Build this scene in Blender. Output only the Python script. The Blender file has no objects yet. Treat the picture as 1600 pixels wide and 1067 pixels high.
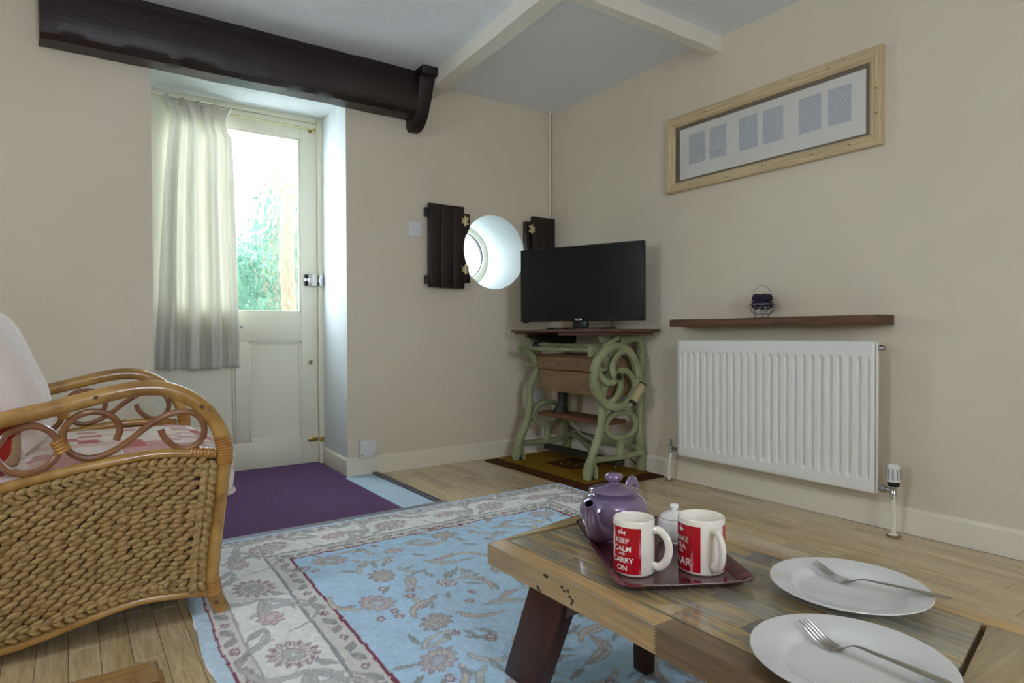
import bpy, bmesh, math, random
import numpy as np
from mathutils import Vector, Matrix, noise as mnoise

PI = math.pi
random.seed(7)
rng = np.random.default_rng(7)
SC = bpy.context.scene
COL = SC.collection

# ------------------------------------------------------------------ camera, sky, light, exposure
cam_d = bpy.data.cameras.new('camera')
cam = bpy.data.objects.new('camera', cam_d)
COL.objects.link(cam)
SC.camera = cam
cam_d.sensor_width = 36.0
cam_d.lens = 36.0 * 989.8 / 1600.0
cam_d.clip_start = 0.02
YAW, PITCH, ROLL = math.radians(35.0), -0.012691, -0.0037656
fw = Vector((math.sin(YAW) * math.cos(PITCH), math.cos(YAW) * math.cos(PITCH), math.sin(PITCH)))
rt = Vector((math.cos(YAW), -math.sin(YAW), 0))
up = rt.cross(fw)
r2 = rt * math.cos(ROLL) + up * math.sin(ROLL)
u2 = -rt * math.sin(ROLL) + up * math.cos(ROLL)
CAM = Vector((-2.695, -3.381, 0.79))
cam.matrix_world = Matrix(((r2.x, u2.x, -fw.x, CAM.x), (r2.y, u2.y, -fw.y, CAM.y), (r2.z, u2.z, -fw.z, CAM.z), (0, 0, 0, 1)))

SC.view_settings.view_transform = 'Standard'
SC.view_settings.look = 'None'
SC.view_settings.gamma = 1.0
SC.view_settings.use_curve_mapping = False
SC.view_settings.exposure = 0.22
try:
    SC.cycles.use_denoising = True
    SC.cycles.max_bounces = 10
    SC.cycles.diffuse_bounces = 6
    SC.cycles.sample_clamp_indirect = 8.0
except Exception:
    pass

world = bpy.data.worlds.new('overcast_sky')
SC.world = world
world.use_nodes = True
bg = world.node_tree.nodes['Background']
bg.inputs[0].default_value = (0.76, 0.85, 1.0, 1)
bg.inputs[1].default_value = 20.5


def portal(loc, rot, sx, sy):
    l = bpy.data.lights.new('daylight_portal', 'AREA')
    l.shape = 'RECTANGLE'
    l.size, l.size_y = sx, sy
    l.cycles.is_portal = True
    o = bpy.data.objects.new('daylight_portal', l)
    o.location = loc
    o.rotation_euler = rot
    COL.objects.link(o)


# an area light points along its local -Z; rotate it so that it looks into the room
portal((-1.89, 0.60, 1.44), (-PI / 2, 0, 0), 0.80, 1.15)
portal((-0.42, 0.60, 1.33), (-PI / 2, 0, 0), 0.42, 0.42)
portal((-2.2, -5.28, 1.45), (PI / 2, 0, 0), 0.8, 1.1)


portal((-4.63, -1.95, 1.5), (0, -PI / 2, 0), 0.9, 0.5)


def area_light(name, loc, target, sx, sy, power, col):
    l = bpy.data.lights.new(name, 'AREA')
    l.shape = 'RECTANGLE'
    l.size, l.size_y = sx, sy
    l.energy = power
    l.color = col
    o = bpy.data.objects.new(name, l)
    o.location = loc
    o.rotation_euler = (Vector(target) - Vector(loc)).to_track_quat('-Z', 'Y').to_euler()
    COL.objects.link(o)
    return o


# added warm fill behind the camera, no ceiling lamp is known there
area_light('warm_fill_light', (-2.9, -4.3, 2.2), (-2.6, -3.9, 0), 0.5, 0.5, 5, (1.0, 0.84, 0.64))

# ------------------------------------------------------------------ materials


def lin(h, a=1.0):
    h = h.lstrip('#')
    out = []
    for i in (0, 2, 4):
        c = int(h[i:i + 2], 16) / 255
        out.append(c / 12.92 if c <= 0.04045 else ((c + 0.055) / 1.055) ** 2.4)
    return (*out, a)


class NT:
    def __init__(s, name):
        s.m = bpy.data.materials.new(name)
        s.m.use_nodes = True
        s.t = s.m.node_tree
        s.b = s.t.nodes['Principled BSDF']
        s.out = s.t.nodes['Material Output']

    def n(s, t, **k):
        x = s.t.nodes.new(t)
        for a, v in k.items():
            setattr(x, a, v)
        return x

    def l(s, a, b):
        s.t.links.new(a, b)

    def ramp(s, fac, stops, interp='LINEAR'):
        r = s.n('ShaderNodeValToRGB')
        r.color_ramp.interpolation = interp
        el = r.color_ramp.elements
        while len(el) < len(stops):
            el.new(0.5)
        for e, (p, c) in zip(el, stops):
            e.position = p
            e.color = lin(c) if isinstance(c, str) else c
        s.l(fac, r.inputs[0])
        return r.outputs[0]

    def mix(s, fac, a, b, mode='MIX'):
        x = s.n('ShaderNodeMix', data_type='RGBA', blend_type=mode)
        for sock, v in ((x.inputs[0], fac), (x.inputs[6], a), (x.inputs[7], b)):
            if isinstance(v, (int, float)):
                sock.default_value = v
            elif isinstance(v, tuple):
                sock.default_value = v
            else:
                s.l(v, sock)
        return x.outputs[2]

    def noise(s, scale, vec=None, detail=4, rough=0.55, dist=0.0):
        x = s.n('ShaderNodeTexNoise')
        x.inputs['Scale'].default_value = scale
        x.inputs['Detail'].default_value = detail
        x.inputs['Roughness'].default_value = rough
        x.inputs['Distortion'].default_value = dist
        if vec is not None:
            s.l(vec, x.inputs['Vector'])
        return x.outputs[0]

    def coords(s, scale=(1, 1, 1), rnd=False, kind='Object'):
        tc = s.n('ShaderNodeTexCoord')
        mp = s.n('ShaderNodeMapping')
        mp.inputs['Scale'].default_value = scale
        s.l(tc.outputs[kind], mp.inputs[0])
        if rnd:
            oi = s.n('ShaderNodeObjectInfo')
            cb = s.n('ShaderNodeCombineXYZ')
            mu = s.n('ShaderNodeMath', operation='MULTIPLY')
            mu.inputs[1].default_value = 37.0
            s.l(oi.outputs['Random'], mu.inputs[0])
            for i in range(3):
                s.l(mu.outputs[0], cb.inputs[i])
            s.l(cb.outputs[0], mp.inputs['Location'])
        return mp.outputs[0]

    def bump(s, h, strength=0.3, dist=0.01):
        b = s.n('ShaderNodeBump')
        b.inputs['Strength'].default_value = strength
        b.inputs['Distance'].default_value = dist
        s.l(h, b.inputs['Height'])
        s.l(b.outputs[0], s.b.inputs['Normal'])
        return b

    def set(s, rough=0.5, metal=0.0, spec=0.5, coat=0.0, col=None):
        s.b.inputs['Roughness'].default_value = rough
        s.b.inputs['Metallic'].default_value = metal
        s.b.inputs['Specular IOR Level'].default_value = spec
        s.b.inputs['Coat Weight'].default_value = coat
        if coat:
            s.b.inputs['Coat Roughness'].default_value = 0.08
        if col is not None:
            if isinstance(col, str):
                s.b.inputs['Base Color'].default_value = lin(col)
            else:
                s.l(col, s.b.inputs['Base Color'])
        return s.m


def plain(name, c, rough=0.5, metal=0.0, spec=0.5, coat=0.0, bump=None, vary=None):
    t = NT(name)
    if vary:
        v = t.noise(vary[1], t.coords())
        t.set(rough, metal, spec, coat, t.ramp(v, [(0.3, c), (0.7, vary[0])]))
    else:
        t.set(rough, metal, spec, coat, c)
    if bump:
        t.bump(t.noise(bump[0], t.coords(), 3), bump[1], bump[2])
    return t.m


def wood(name, cols, axis=1, grain=30.0, rough=0.4, rnd=True, tone=0.0, coat=0.0, bump=0.12, along=1.6, spec=0.5, kind='Object'):
    t = NT(name)
    sc = [grain] * 3
    sc[axis] = along
    v = t.coords(tuple(sc), rnd, kind)
    a = t.noise(1.0, v, 5, 0.6, 0.6)
    n = len(cols)
    c = t.ramp(a, [(0.25 + 0.5 * i / max(1, n - 1), k) for i, k in enumerate(cols)])
    sc2 = [grain * 5] * 3
    sc2[axis] = along * 4
    f = t.noise(1.0, t.coords(tuple(sc2), rnd, kind), 3)
    c = t.mix(0.35, c, t.ramp(f, [(0.3, (0.25, 0.25, 0.25, 1)), (0.65, (1, 1, 1, 1))]), 'MULTIPLY')
    if tone:
        oi = t.n('ShaderNodeObjectInfo')
        g = t.ramp(oi.outputs['Random'], [(0.0, (1 - tone, 1 - tone * 0.95, 1 - tone * 0.8, 1)), (0.5, (1, 1, 1, 1)), (1.0, (1 - tone * 0.4, 1 - tone * 0.6, 1 - tone * 0.95, 1))])
        c = t.mix(1.0, c, g, 'MULTIPLY')
    t.set(rough, 0, spec, coat, c)
    if bump:
        t.bump(f, bump, 0.002)
    return t.m


M = {}


def plaster(name, c1, c2):
    t = NT(name)
    co = t.coords()
    c = t.ramp(t.noise(1.4, co, 3), [(0.3, c1), (0.7, c2)])
    t.set(0.85, 0, 0.25, 0, c)
    h = t.n('ShaderNodeMath', operation='ADD')
    t.l(t.noise(6, co, 4, 0.5), h.inputs[0])
    sm = t.n('ShaderNodeMath', operation='MULTIPLY')
    sm.inputs[1].default_value = 0.12
    t.l(t.noise(70, co, 3), sm.inputs[0])
    t.l(sm.outputs[0], h.inputs[1])
    t.bump(h.outputs[0], 0.35, 0.02)
    return t.m


M['wall'] = plaster('cream_wall_plaster', '#DCD2BD', '#D7CCB5')
M['reveal'] = plaster('white_reveal_plaster', '#D0D3D0', '#CACECB')
M['ceiling'] = plaster('white_ceiling_plaster', '#F0F3F5', '#EAEEF0')
M['gloss_cream'] = plain('cream_gloss_paint', '#E9E4D0', 0.32, bump=(9, 0.05, 0.01))
M['skirt'] = plain('cream_skirting_paint', '#E6DFCB', 0.35, bump=(12, 0.05, 0.01))
M['door'] = plain('cream_door_paint', '#E6E2CC', 0.32, bump=(10, 0.06, 0.01))
M['ceiling_beam'] = plain('cream_beam_paint', '#E8E2D2', 0.55, bump=(14, 0.2, 0.01))
M['oak'] = wood('dark_stained_oak', ['#0F0706', '#1E100D', '#2C1A15', '#140A08'], 0, 26, 0.42, bump=0.5, along=1.2)
M['oak_post'] = wood('dark_stained_oak_post', ['#100706', '#22110D', '#170B08'], 2, 26, 0.5, bump=0.4, along=1.4)
M['shutter'] = wood('dark_brown_shutter_wood', ['#170E0C', '#241713', '#1B110F'], 2, 30, 0.42, bump=0.2)
M['brass'] = plain('brass', '#B69A50', 0.28, 1.0)
M['pale_brass'] = plain('aged_pale_brass', '#C9BD90', 0.4, 0.6)
M['chrome'] = plain('chrome', '#C8CACC', 0.12, 1.0)
M['steel'] = plain('brushed_steel', '#B4B2AC', 0.22, 1.0)
M['basket_wire'] = plain('dull_silver_wire', '#8C8C90', 0.35, 0.9)
M['dark_metal'] = plain('dark_metal', '#2A2826', 0.4, 0.8)
M['iron_dark'] = plain('dark_iron', '#2B2A24', 0.5, 0.3, vary=('#3B3B2E', 20))
M['white_plastic'] = plain('white_plastic', '#DEDEDA', 0.35)
M['grey_plastic'] = plain('grey_plastic', '#8E9092', 0.4)
M['black_plastic'] = plain('black_plastic', '#0C0C0E', 0.35)
M['white_enamel'] = plain('white_enamel', '#E9E7DF', 0.28)
M['white_pipe'] = plain('white_painted_pipe', '#E4DFCF', 0.35)
M['ceramic'] = plain('white_glazed_ceramic', '#EAE8E2', 0.12, coat=0.3)
M['cream_ceramic'] = plain('cream_glazed_ceramic', '#ECE5D6', 0.12, coat=0.3)
M['plate'] = plain('off_white_plate_glaze', '#D0CFCB', 0.14, coat=0.3)
M['red_print'] = plain('red_print', '#B00A1E', 0.2, coat=0.3)
M['white_print'] = plain('white_print', '#F0E6E0', 0.25)
M['hole'] = plain('dark_hole', '#050505', 0.9, spec=0.0)
M['strip_steel'] = plain('silver_edge_strip', '#B9BEC6', 0.3, 0.9)
M['strip_dark'] = plain('dark_grey_rubber', '#4C474C', 0.5)


def mk_lilac():
    t = NT('lilac_lustre_glaze')
    lw = t.n('ShaderNodeLayerWeight')
    lw.inputs[0].default_value = 0.35
    c = t.ramp(t.noise(5, t.coords(), 3), [(0.3, '#786A90'), (0.7, '#86708A')])
    t.set(0.16, 0.35, 0.6, 0.8, c)
    return t.m


M['lilac'] = mk_lilac()


def mk_tray():
    t = NT('dark_maroon_woodgrain_tray')
    c = t.ramp(t.noise(1.0, t.coords((60, 4, 60)), 4), [(0.3, '#3A1618'), (0.55, '#562628'), (0.75, '#70383C')])
    return t.set(0.16, 0, 0.5, 0.25, c)


M['tray'] = mk_tray()

M['floor_strip'] = wood('oak_laminate_strip', ['#BA9C70', '#CEB486', '#DAC49C', '#C4A87A'], 1, 24, 0.22, tone=0.2, coat=0.35, bump=0.05, along=2.2, spec=0.5)
M['floor_base'] = plain('floor_joint_dark', '#5E4528', 0.7)
TW = ['#8E7C62', '#C0A878', '#8E9086', '#D0B684', '#86806E']
M['table_plank'] = wood('varnished_recycled_pine', TW, 1, 22, 0.24, tone=0.45, bump=0.08, along=2.6, coat=0.6)
M['table_rail'] = wood('varnished_pale_pine_rail', ['#A48252', '#C49E64', '#B4986C', '#8E8068'], 1, 24, 0.28, bump=0.10, along=2.0, coat=0.3)
M['table_rail_dark'] = wood('varnished_brown_pine_rail', ['#5E4427', '#7C5E38', '#6C5A40', '#8C6C40'], 1, 24, 0.26, bump=0.10, along=2.0, coat=0.3)
M['table_end'] = wood('varnished_pine_end_board', ['#8C774F', '#B09460', '#A1906C', '#C2A066'], 0, 24, 0.26, bump=0.10, along=2.0, coat=0.3)
M['table_leg'] = wood('dark_mahogany_leg', ['#2E140A', '#48220F', '#38190C'], 2, 30, 0.4, bump=0.1, spec=0.3)
M['shelf'] = wood('rustic_brown_shelf', ['#3E2514', '#6A4527', '#553722', '#7A5632'], 1, 26, 0.5, bump=0.35, along=2.2)
M['pine_frame'] = wood('knotty_pine_frame', ['#C4AC80', '#D6C094', '#CAB48A'], 1, 26, 0.45, bump=0.05, along=1.5)
M['pine_frame_z'] = wood('knotty_pine_frame_upright', ['#C4AC80', '#D6C094', '#CAB48A'], 2, 26, 0.45, bump=0.05, along=1.5)
M['frame_knot'] = plain('brown_knot', '#8E6E44', 0.6)
M['machine_top'] = wood('worn_mahogany_top', ['#3A2219', '#5B3A2A', '#6B4A3A', '#45291D'], 1, 24, 0.35, bump=0.1, along=2)
M['drawer'] = wood('faded_brown_drawer_wood', ['#7A6044', '#9C7E58', '#886A4A', '#A68862'], 1, 22, 0.55, bump=0.15, along=2)
M['treadle'] = wood('brown_treadle_board', ['#5E3C26', '#7C5234', '#6A452C'], 1, 22, 0.55, bump=0.1, along=2)


def mk_iron():
    t = NT('chipped_green_cast_iron_paint')
    co = t.coords()
    c = t.ramp(t.noise(9, co, 4), [(0.3, '#7F865E'), (0.6, '#9CA178'), (0.8, '#A9AE8C')])
    w = t.ramp(t.noise(42, co, 5, 0.7), [(0.62, (0, 0, 0, 1)), (0.68, (1, 1, 1, 1))])
    c = t.mix(w, c, lin('#3A3A2A'))
    t.set(0.5, 0, 0.4, 0, c)
    t.bump(t.noise(50, co, 3), 0.25, 0.004)
    return t.m


M['iron'] = mk_iron()


def mk_cane(name, a, b, c):
    t = NT(name)
    co = t.coords()
    k = t.ramp(t.noise(14, co, 3, 0.5, 0.5), [(0.3, a), (0.5, b), (0.75, c)])
    t.set(0.26, 0, 0.5, 0.35, k)
    return t.m


M['cane'] = mk_cane('varnished_cane', '#8C6430', '#AC8242', '#BE9854')
M['cane_table'] = plain('matt_brown_cane', '#7A5A30', 0.55, spec=0.25, vary=('#94703C', 18))
M['cane_scroll'] = mk_cane('varnished_brown_cane', '#6E4626', '#85583A', '#9A6C40')
M['cane_binding'] = mk_cane('cane_binding', '#8A5C2A', '#A87434', '#B5853F')


def mk_weave():
    t = NT('seagrass_rope')
    gi = t.n('ShaderNodeNewGeometry')
    r = t.noise(55, t.coords((1, 1, 1.6), True), 1)
    c = t.ramp(r, [(0.3, '#8A6B40'), (0.45, '#A28250'), (0.6, '#B49660'), (0.72, '#967A4E')])
    f = t.noise(1.0, t.coords((160, 160, 160)), 3)
    c = t.mix(0.45, c, t.ramp(f, [(0.3, (0.4, 0.36, 0.3, 1)), (0.6, (1, 1, 1, 1))]), 'MULTIPLY')
    t.set(0.5, 0, 0.4, 0, c)
    t.bump(f, 0.4, 0.002)
    return t.m


M['weave'] = mk_weave()
M['weave_back'] = plain('dark_weave_core', '#2A1C0E', 0.8)


def mk_fabric(name, a, b, scale=500, rough=0.9):
    t = NT(name)
    co = t.coords()
    c = t.ramp(t.noise(5, co, 3), [(0.3, a), (0.7, b)])
    t.set(rough, 0, 0.2, 0, c)
    t.b.inputs['Sheen Weight'].default_value = 0.2
    t.bump(t.noise(scale, co, 2), 0.3, 0.001)
    return t.m


M['cushion'] = mk_fabric('cream_cushion_cotton', '#F2E8E2', '#EADCD0')
M['piping'] = mk_fabric('pale_pink_piping', '#DCCABF', '#CFB8A8')


def mk_patch():
    t = NT('red_and_cream_patchwork_cotton')
    co = t.coords((1, 1, 0.4))
    v = t.n('ShaderNodeTexVoronoi', distance='CHEBYCHEV')
    v.inputs['Scale'].default_value = 19.0
    v.inputs['Randomness'].default_value = 0.45
    t.l(co, v.inputs['Vector'])
    sep = t.n('ShaderNodeSeparateColor')
    t.l(v.outputs['Color'], sep.inputs[0])
    c = t.ramp(sep.outputs[0], [(0.0, '#E2D4C8'), (0.28, '#C99A94'), (0.45, '#E6DAD0'), (0.6, '#B86B68'), (0.72, '#D8BCB2'), (0.86, '#E9DED6')], 'CONSTANT')
    f = t.noise(60, co, 4, 0.7)
    c = t.mix(0.5, c, t.ramp(f, [(0.42, '#E6DCD2'), (0.56, c_white)]), 'MULTIPLY')
    t.set(0.9, 0, 0.2, 0, c)
    t.bump(t.noise(400, co, 2), 0.3, 0.001)
    return t.m


c_white = (1, 1, 1, 1)
M['patch'] = mk_patch()


def mk_red():
    t = NT('red_patchwork_cotton')
    co = t.coords()
    v = t.n('ShaderNodeTexVoronoi', distance='CHEBYCHEV')
    v.inputs['Scale'].default_value = 9.0
    v.inputs['Randomness'].default_value = 0.3
    t.l(co, v.inputs['Vector'])
    sep = t.n('ShaderNodeSeparateColor')
    t.l(v.outputs['Color'], sep.inputs[0])
    c = t.ramp(sep.outputs[1], [(0.0, '#9C1E1E'), (0.4, '#C9AE8C'), (0.6, '#A83028'), (0.8, '#B89A78')], 'CONSTANT')
    return t.set(0.9, 0, 0.2, 0, c)


M['red_patch'] = mk_red()


def mk_curtain():
    t = NT('off_white_curtain_linen')
    co = t.coords((90, 90, 700))
    t.set(0.9, 0, 0.15, 0, t.ramp(t.noise(1, co, 3), [(0.3, '#DEDACE'), (0.7, '#EBE8DF')]))
    tr = t.n('ShaderNodeBsdfTranslucent')
    tr.inputs[0].default_value = lin('#E6E3D8')
    mx = t.n('ShaderNodeMixShader')
    mx.inputs[0].default_value = 0.35
    t.l(t.b.outputs[0], mx.inputs[1])
    t.l(tr.outputs[0], mx.inputs[2])
    t.l(mx.outputs[0], t.out.inputs[0])
    t.bump(t.noise(1, t.coords((300, 300, 500)), 2), 0.2, 0.002)
    return t.m


M['curtain'] = mk_curtain()


def front_fresnel(t):
    fr = t.n('ShaderNodeFresnel')
    fr.inputs[0].default_value = 1.5
    ge = t.n('ShaderNodeNewGeometry')
    iv = t.n('ShaderNodeMath', operation='SUBTRACT')
    iv.inputs[0].default_value = 1.0
    t.l(ge.outputs['Backfacing'], iv.inputs[1])
    mu = t.n('ShaderNodeMath', operation='MULTIPLY')
    t.l(fr.outputs[0], mu.inputs[0])
    t.l(iv.outputs[0], mu.inputs[1])
    return mu.outputs[0]


def mk_glass(name, textured):
    t = NT(name)
    tr = t.n('ShaderNodeBsdfTransparent')
    tr.inputs[0].default_value = (0.95, 0.98, 0.97, 1)
    rf = t.n('ShaderNodeBsdfRefraction')
    rf.inputs['Color'].default_value = (0.93, 0.98, 0.96, 1)
    rf.inputs['Roughness'].default_value = 0.03 if textured else 0.0
    rf.inputs['IOR'].default_value = 1.28 if textured else 1.02
    gl = t.n('ShaderNodeBsdfGlossy')
    gl.inputs['Roughness'].default_value = 0.05
    m1 = t.n('ShaderNodeMixShader')
    m1.inputs[0].default_value = 0.42 if textured else 0.0
    t.l(tr.outputs[0], m1.inputs[1])
    t.l(rf.outputs[0], m1.inputs[2])
    m2 = t.n('ShaderNodeMixShader')
    t.l(front_fresnel(t), m2.inputs[0])
    t.l(m1.outputs[0], m2.inputs[1])
    t.l(gl.outputs[0], m2.inputs[2])
    t.l(m2.outputs[0], t.out.inputs[0])
    if textured:
        co = t.coords((1, 1, 0.72))
        d = t.n('ShaderNodeTexNoise')
        d.inputs['Scale'].default_value = 14
        t.l(co, d.inputs['Vector'])
        ad = t.n('ShaderNodeMix', data_type='VECTOR')
        ad.inputs[0].default_value = 0.05
        t.l(co, ad.inputs[4])
        t.l(d.outputs['Color'], ad.inputs[5])
        v = t.n('ShaderNodeTexVoronoi', feature='SMOOTH_F1')
        v.inputs['Scale'].default_value = 34
        v.inputs['Smoothness'].default_value = 0.35
        t.l(ad.outputs[1], v.inputs['Vector'])
        b = t.n('ShaderNodeBump')
        b.inputs['Strength'].default_value = 0.6
        b.inputs['Distance'].default_value = 0.016
        t.l(v.outputs['Distance'], b.inputs['Height'])
        t.l(b.outputs[0], rf.inputs['Normal'])
        t.l(b.outputs[0], gl.inputs['Normal'])
    return t.m


M['textured_glass'] = mk_glass('textured_obscure_glass', True)
M['clear_glass'] = mk_glass('clear_glass', False)


def mk_frameglass():
    t = NT('picture_glass')
    tr = t.n('ShaderNodeBsdfTransparent')
    gl = t.n('ShaderNodeBsdfGlossy')
    gl.inputs['Roughness'].default_value = 0.02
    m2 = t.n('ShaderNodeMixShader')
    t.l(front_fresnel(t), m2.inputs[0])
    t.l(tr.outputs[0], m2.inputs[1])
    t.l(gl.outputs[0], m2.inputs[2])
    t.l(m2.outputs[0], t.out.inputs[0])
    return t.m


M['picture_glass'] = mk_frameglass()


def mk_page():
    t = NT('printed_page')
    # lines of small type: noise words gated by a line wave
    tc = t.n('ShaderNodeTexCoord')
    sx = t.n('ShaderNodeSeparateXYZ')
    t.l(tc.outputs['Object'], sx.inputs[0])
    mu = t.n('ShaderNodeMath', operation='MULTIPLY')
    mu.inputs[1].default_value = 2 * PI / 0.0058
    t.l(sx.outputs[2], mu.inputs[0])
    si = t.n('ShaderNodeMath', operation='SINE')
    t.l(mu.outputs[0], si.inputs[0])
    gt = t.n('ShaderNodeMath', operation='GREATER_THAN')
    gt.inputs[1].default_value = -0.1
    t.l(si.outputs[0], gt.inputs[0])
    w = t.noise(1.0, t.coords((1, 330, 60), True), 2)
    g2 = t.n('ShaderNodeMath', operation='GREATER_THAN')
    g2.inputs[1].default_value = 0.43
    t.l(w, g2.inputs[0])
    pr = t.n('ShaderNodeMath', operation='MULTIPLY')
    t.l(gt.outputs[0], pr.inputs[0])
    t.l(g2.outputs[0], pr.inputs[1])
    c = t.mix(pr.outputs[0], lin('#CACCCB'), lin('#9EA4AA'))
    return t.set(0.7, 0, 0.2, 0, c)


M['page'] = mk_page()
M['paper'] = plain('white_mount_paper', '#DCD9D0', 0.8)
M['mount'] = plain('grey_brown_mount', '#6E6250', 0.7, vary=('#7A6C5A', 8))


def mk_carpet(name, a, b, scale, bump=0.5, rib=None):
    t = NT(name)
    co = t.coords()
    c = t.ramp(t.noise(scale, co, 3, 0.7), [(0.3, a), (0.7, b)])
    t.set(0.95, 0, 0.1, 0, c)
    t.bump(t.noise(scale * 1.5, co, 2), bump, 0.004)
    return t.m


M['mat_purple'] = mk_carpet('purple_ribbed_mat', '#60456A', '#7C6284', 300)
M['mat_base'] = mk_carpet('dark_purple_mat_base', '#281A30', '#3A2844', 300)
M['carpet_blue'] = mk_carpet('pale_blue_carpet', '#B0CADC', '#C8DCE8', 350)
M['mat_gold'] = mk_carpet('gold_coir_mat', '#7A5A14', '#93701F', 260)
M['mat_brown'] = mk_carpet('brown_coir_mat', '#3E2010', '#52300F', 260)
M['mat_print'] = mk_carpet('tan_print_on_mat', '#8A6A3C', '#9A7A4C', 260)
M['tv_screen'] = plain('black_tv_screen', '#0B0C0D', 0.22, spec=0.4)
M['ball'] = plain('dark_purple_potpourri', '#150E22', 0.7, vary=('#241634', 60), bump=(120, 0.8, 0.01))
M['leaf'] = None


def mk_leaf(name, a, b):
    t = NT(name)
    gi = t.n('ShaderNodeNewGeometry')
    c = t.ramp(gi.outputs['Random Per Island'], [(0, a), (1, b)])
    t.set(0.6, 0, 0.3, 0, c)
    tr = t.n('ShaderNodeBsdfTranslucent')
    t.l(c, tr.inputs[0])
    mx = t.n('ShaderNodeMixShader')
    mx.inputs[0].default_value = 0.3
    t.l(t.b.outputs[0], mx.inputs[1])
    t.l(tr.outputs[0], mx.inputs[2])
    t.l(mx.outputs[0], t.out.inputs[0])
    return t.m


M['leaf'] = mk_leaf('garden_leaf', '#2C4A3A', '#567A62')
M['leaf_core'] = plain('dense_foliage', '#33523F', 0.8, vary=('#4A6E55', 9))  # mid green core that closes the gaps between the leaves
M['bark'] = wood('orange_brown_bark', ['#5E4434', '#7A5A46', '#684C3A'], 2, 14, 0.8, bump=0.5)
M['grass'] = mk_carpet('pale_gravel', '#C0C2C2', '#CCCCCA', 60)

# ------------------------------------------------------------------ mesh helpers
WO = {}


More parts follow.
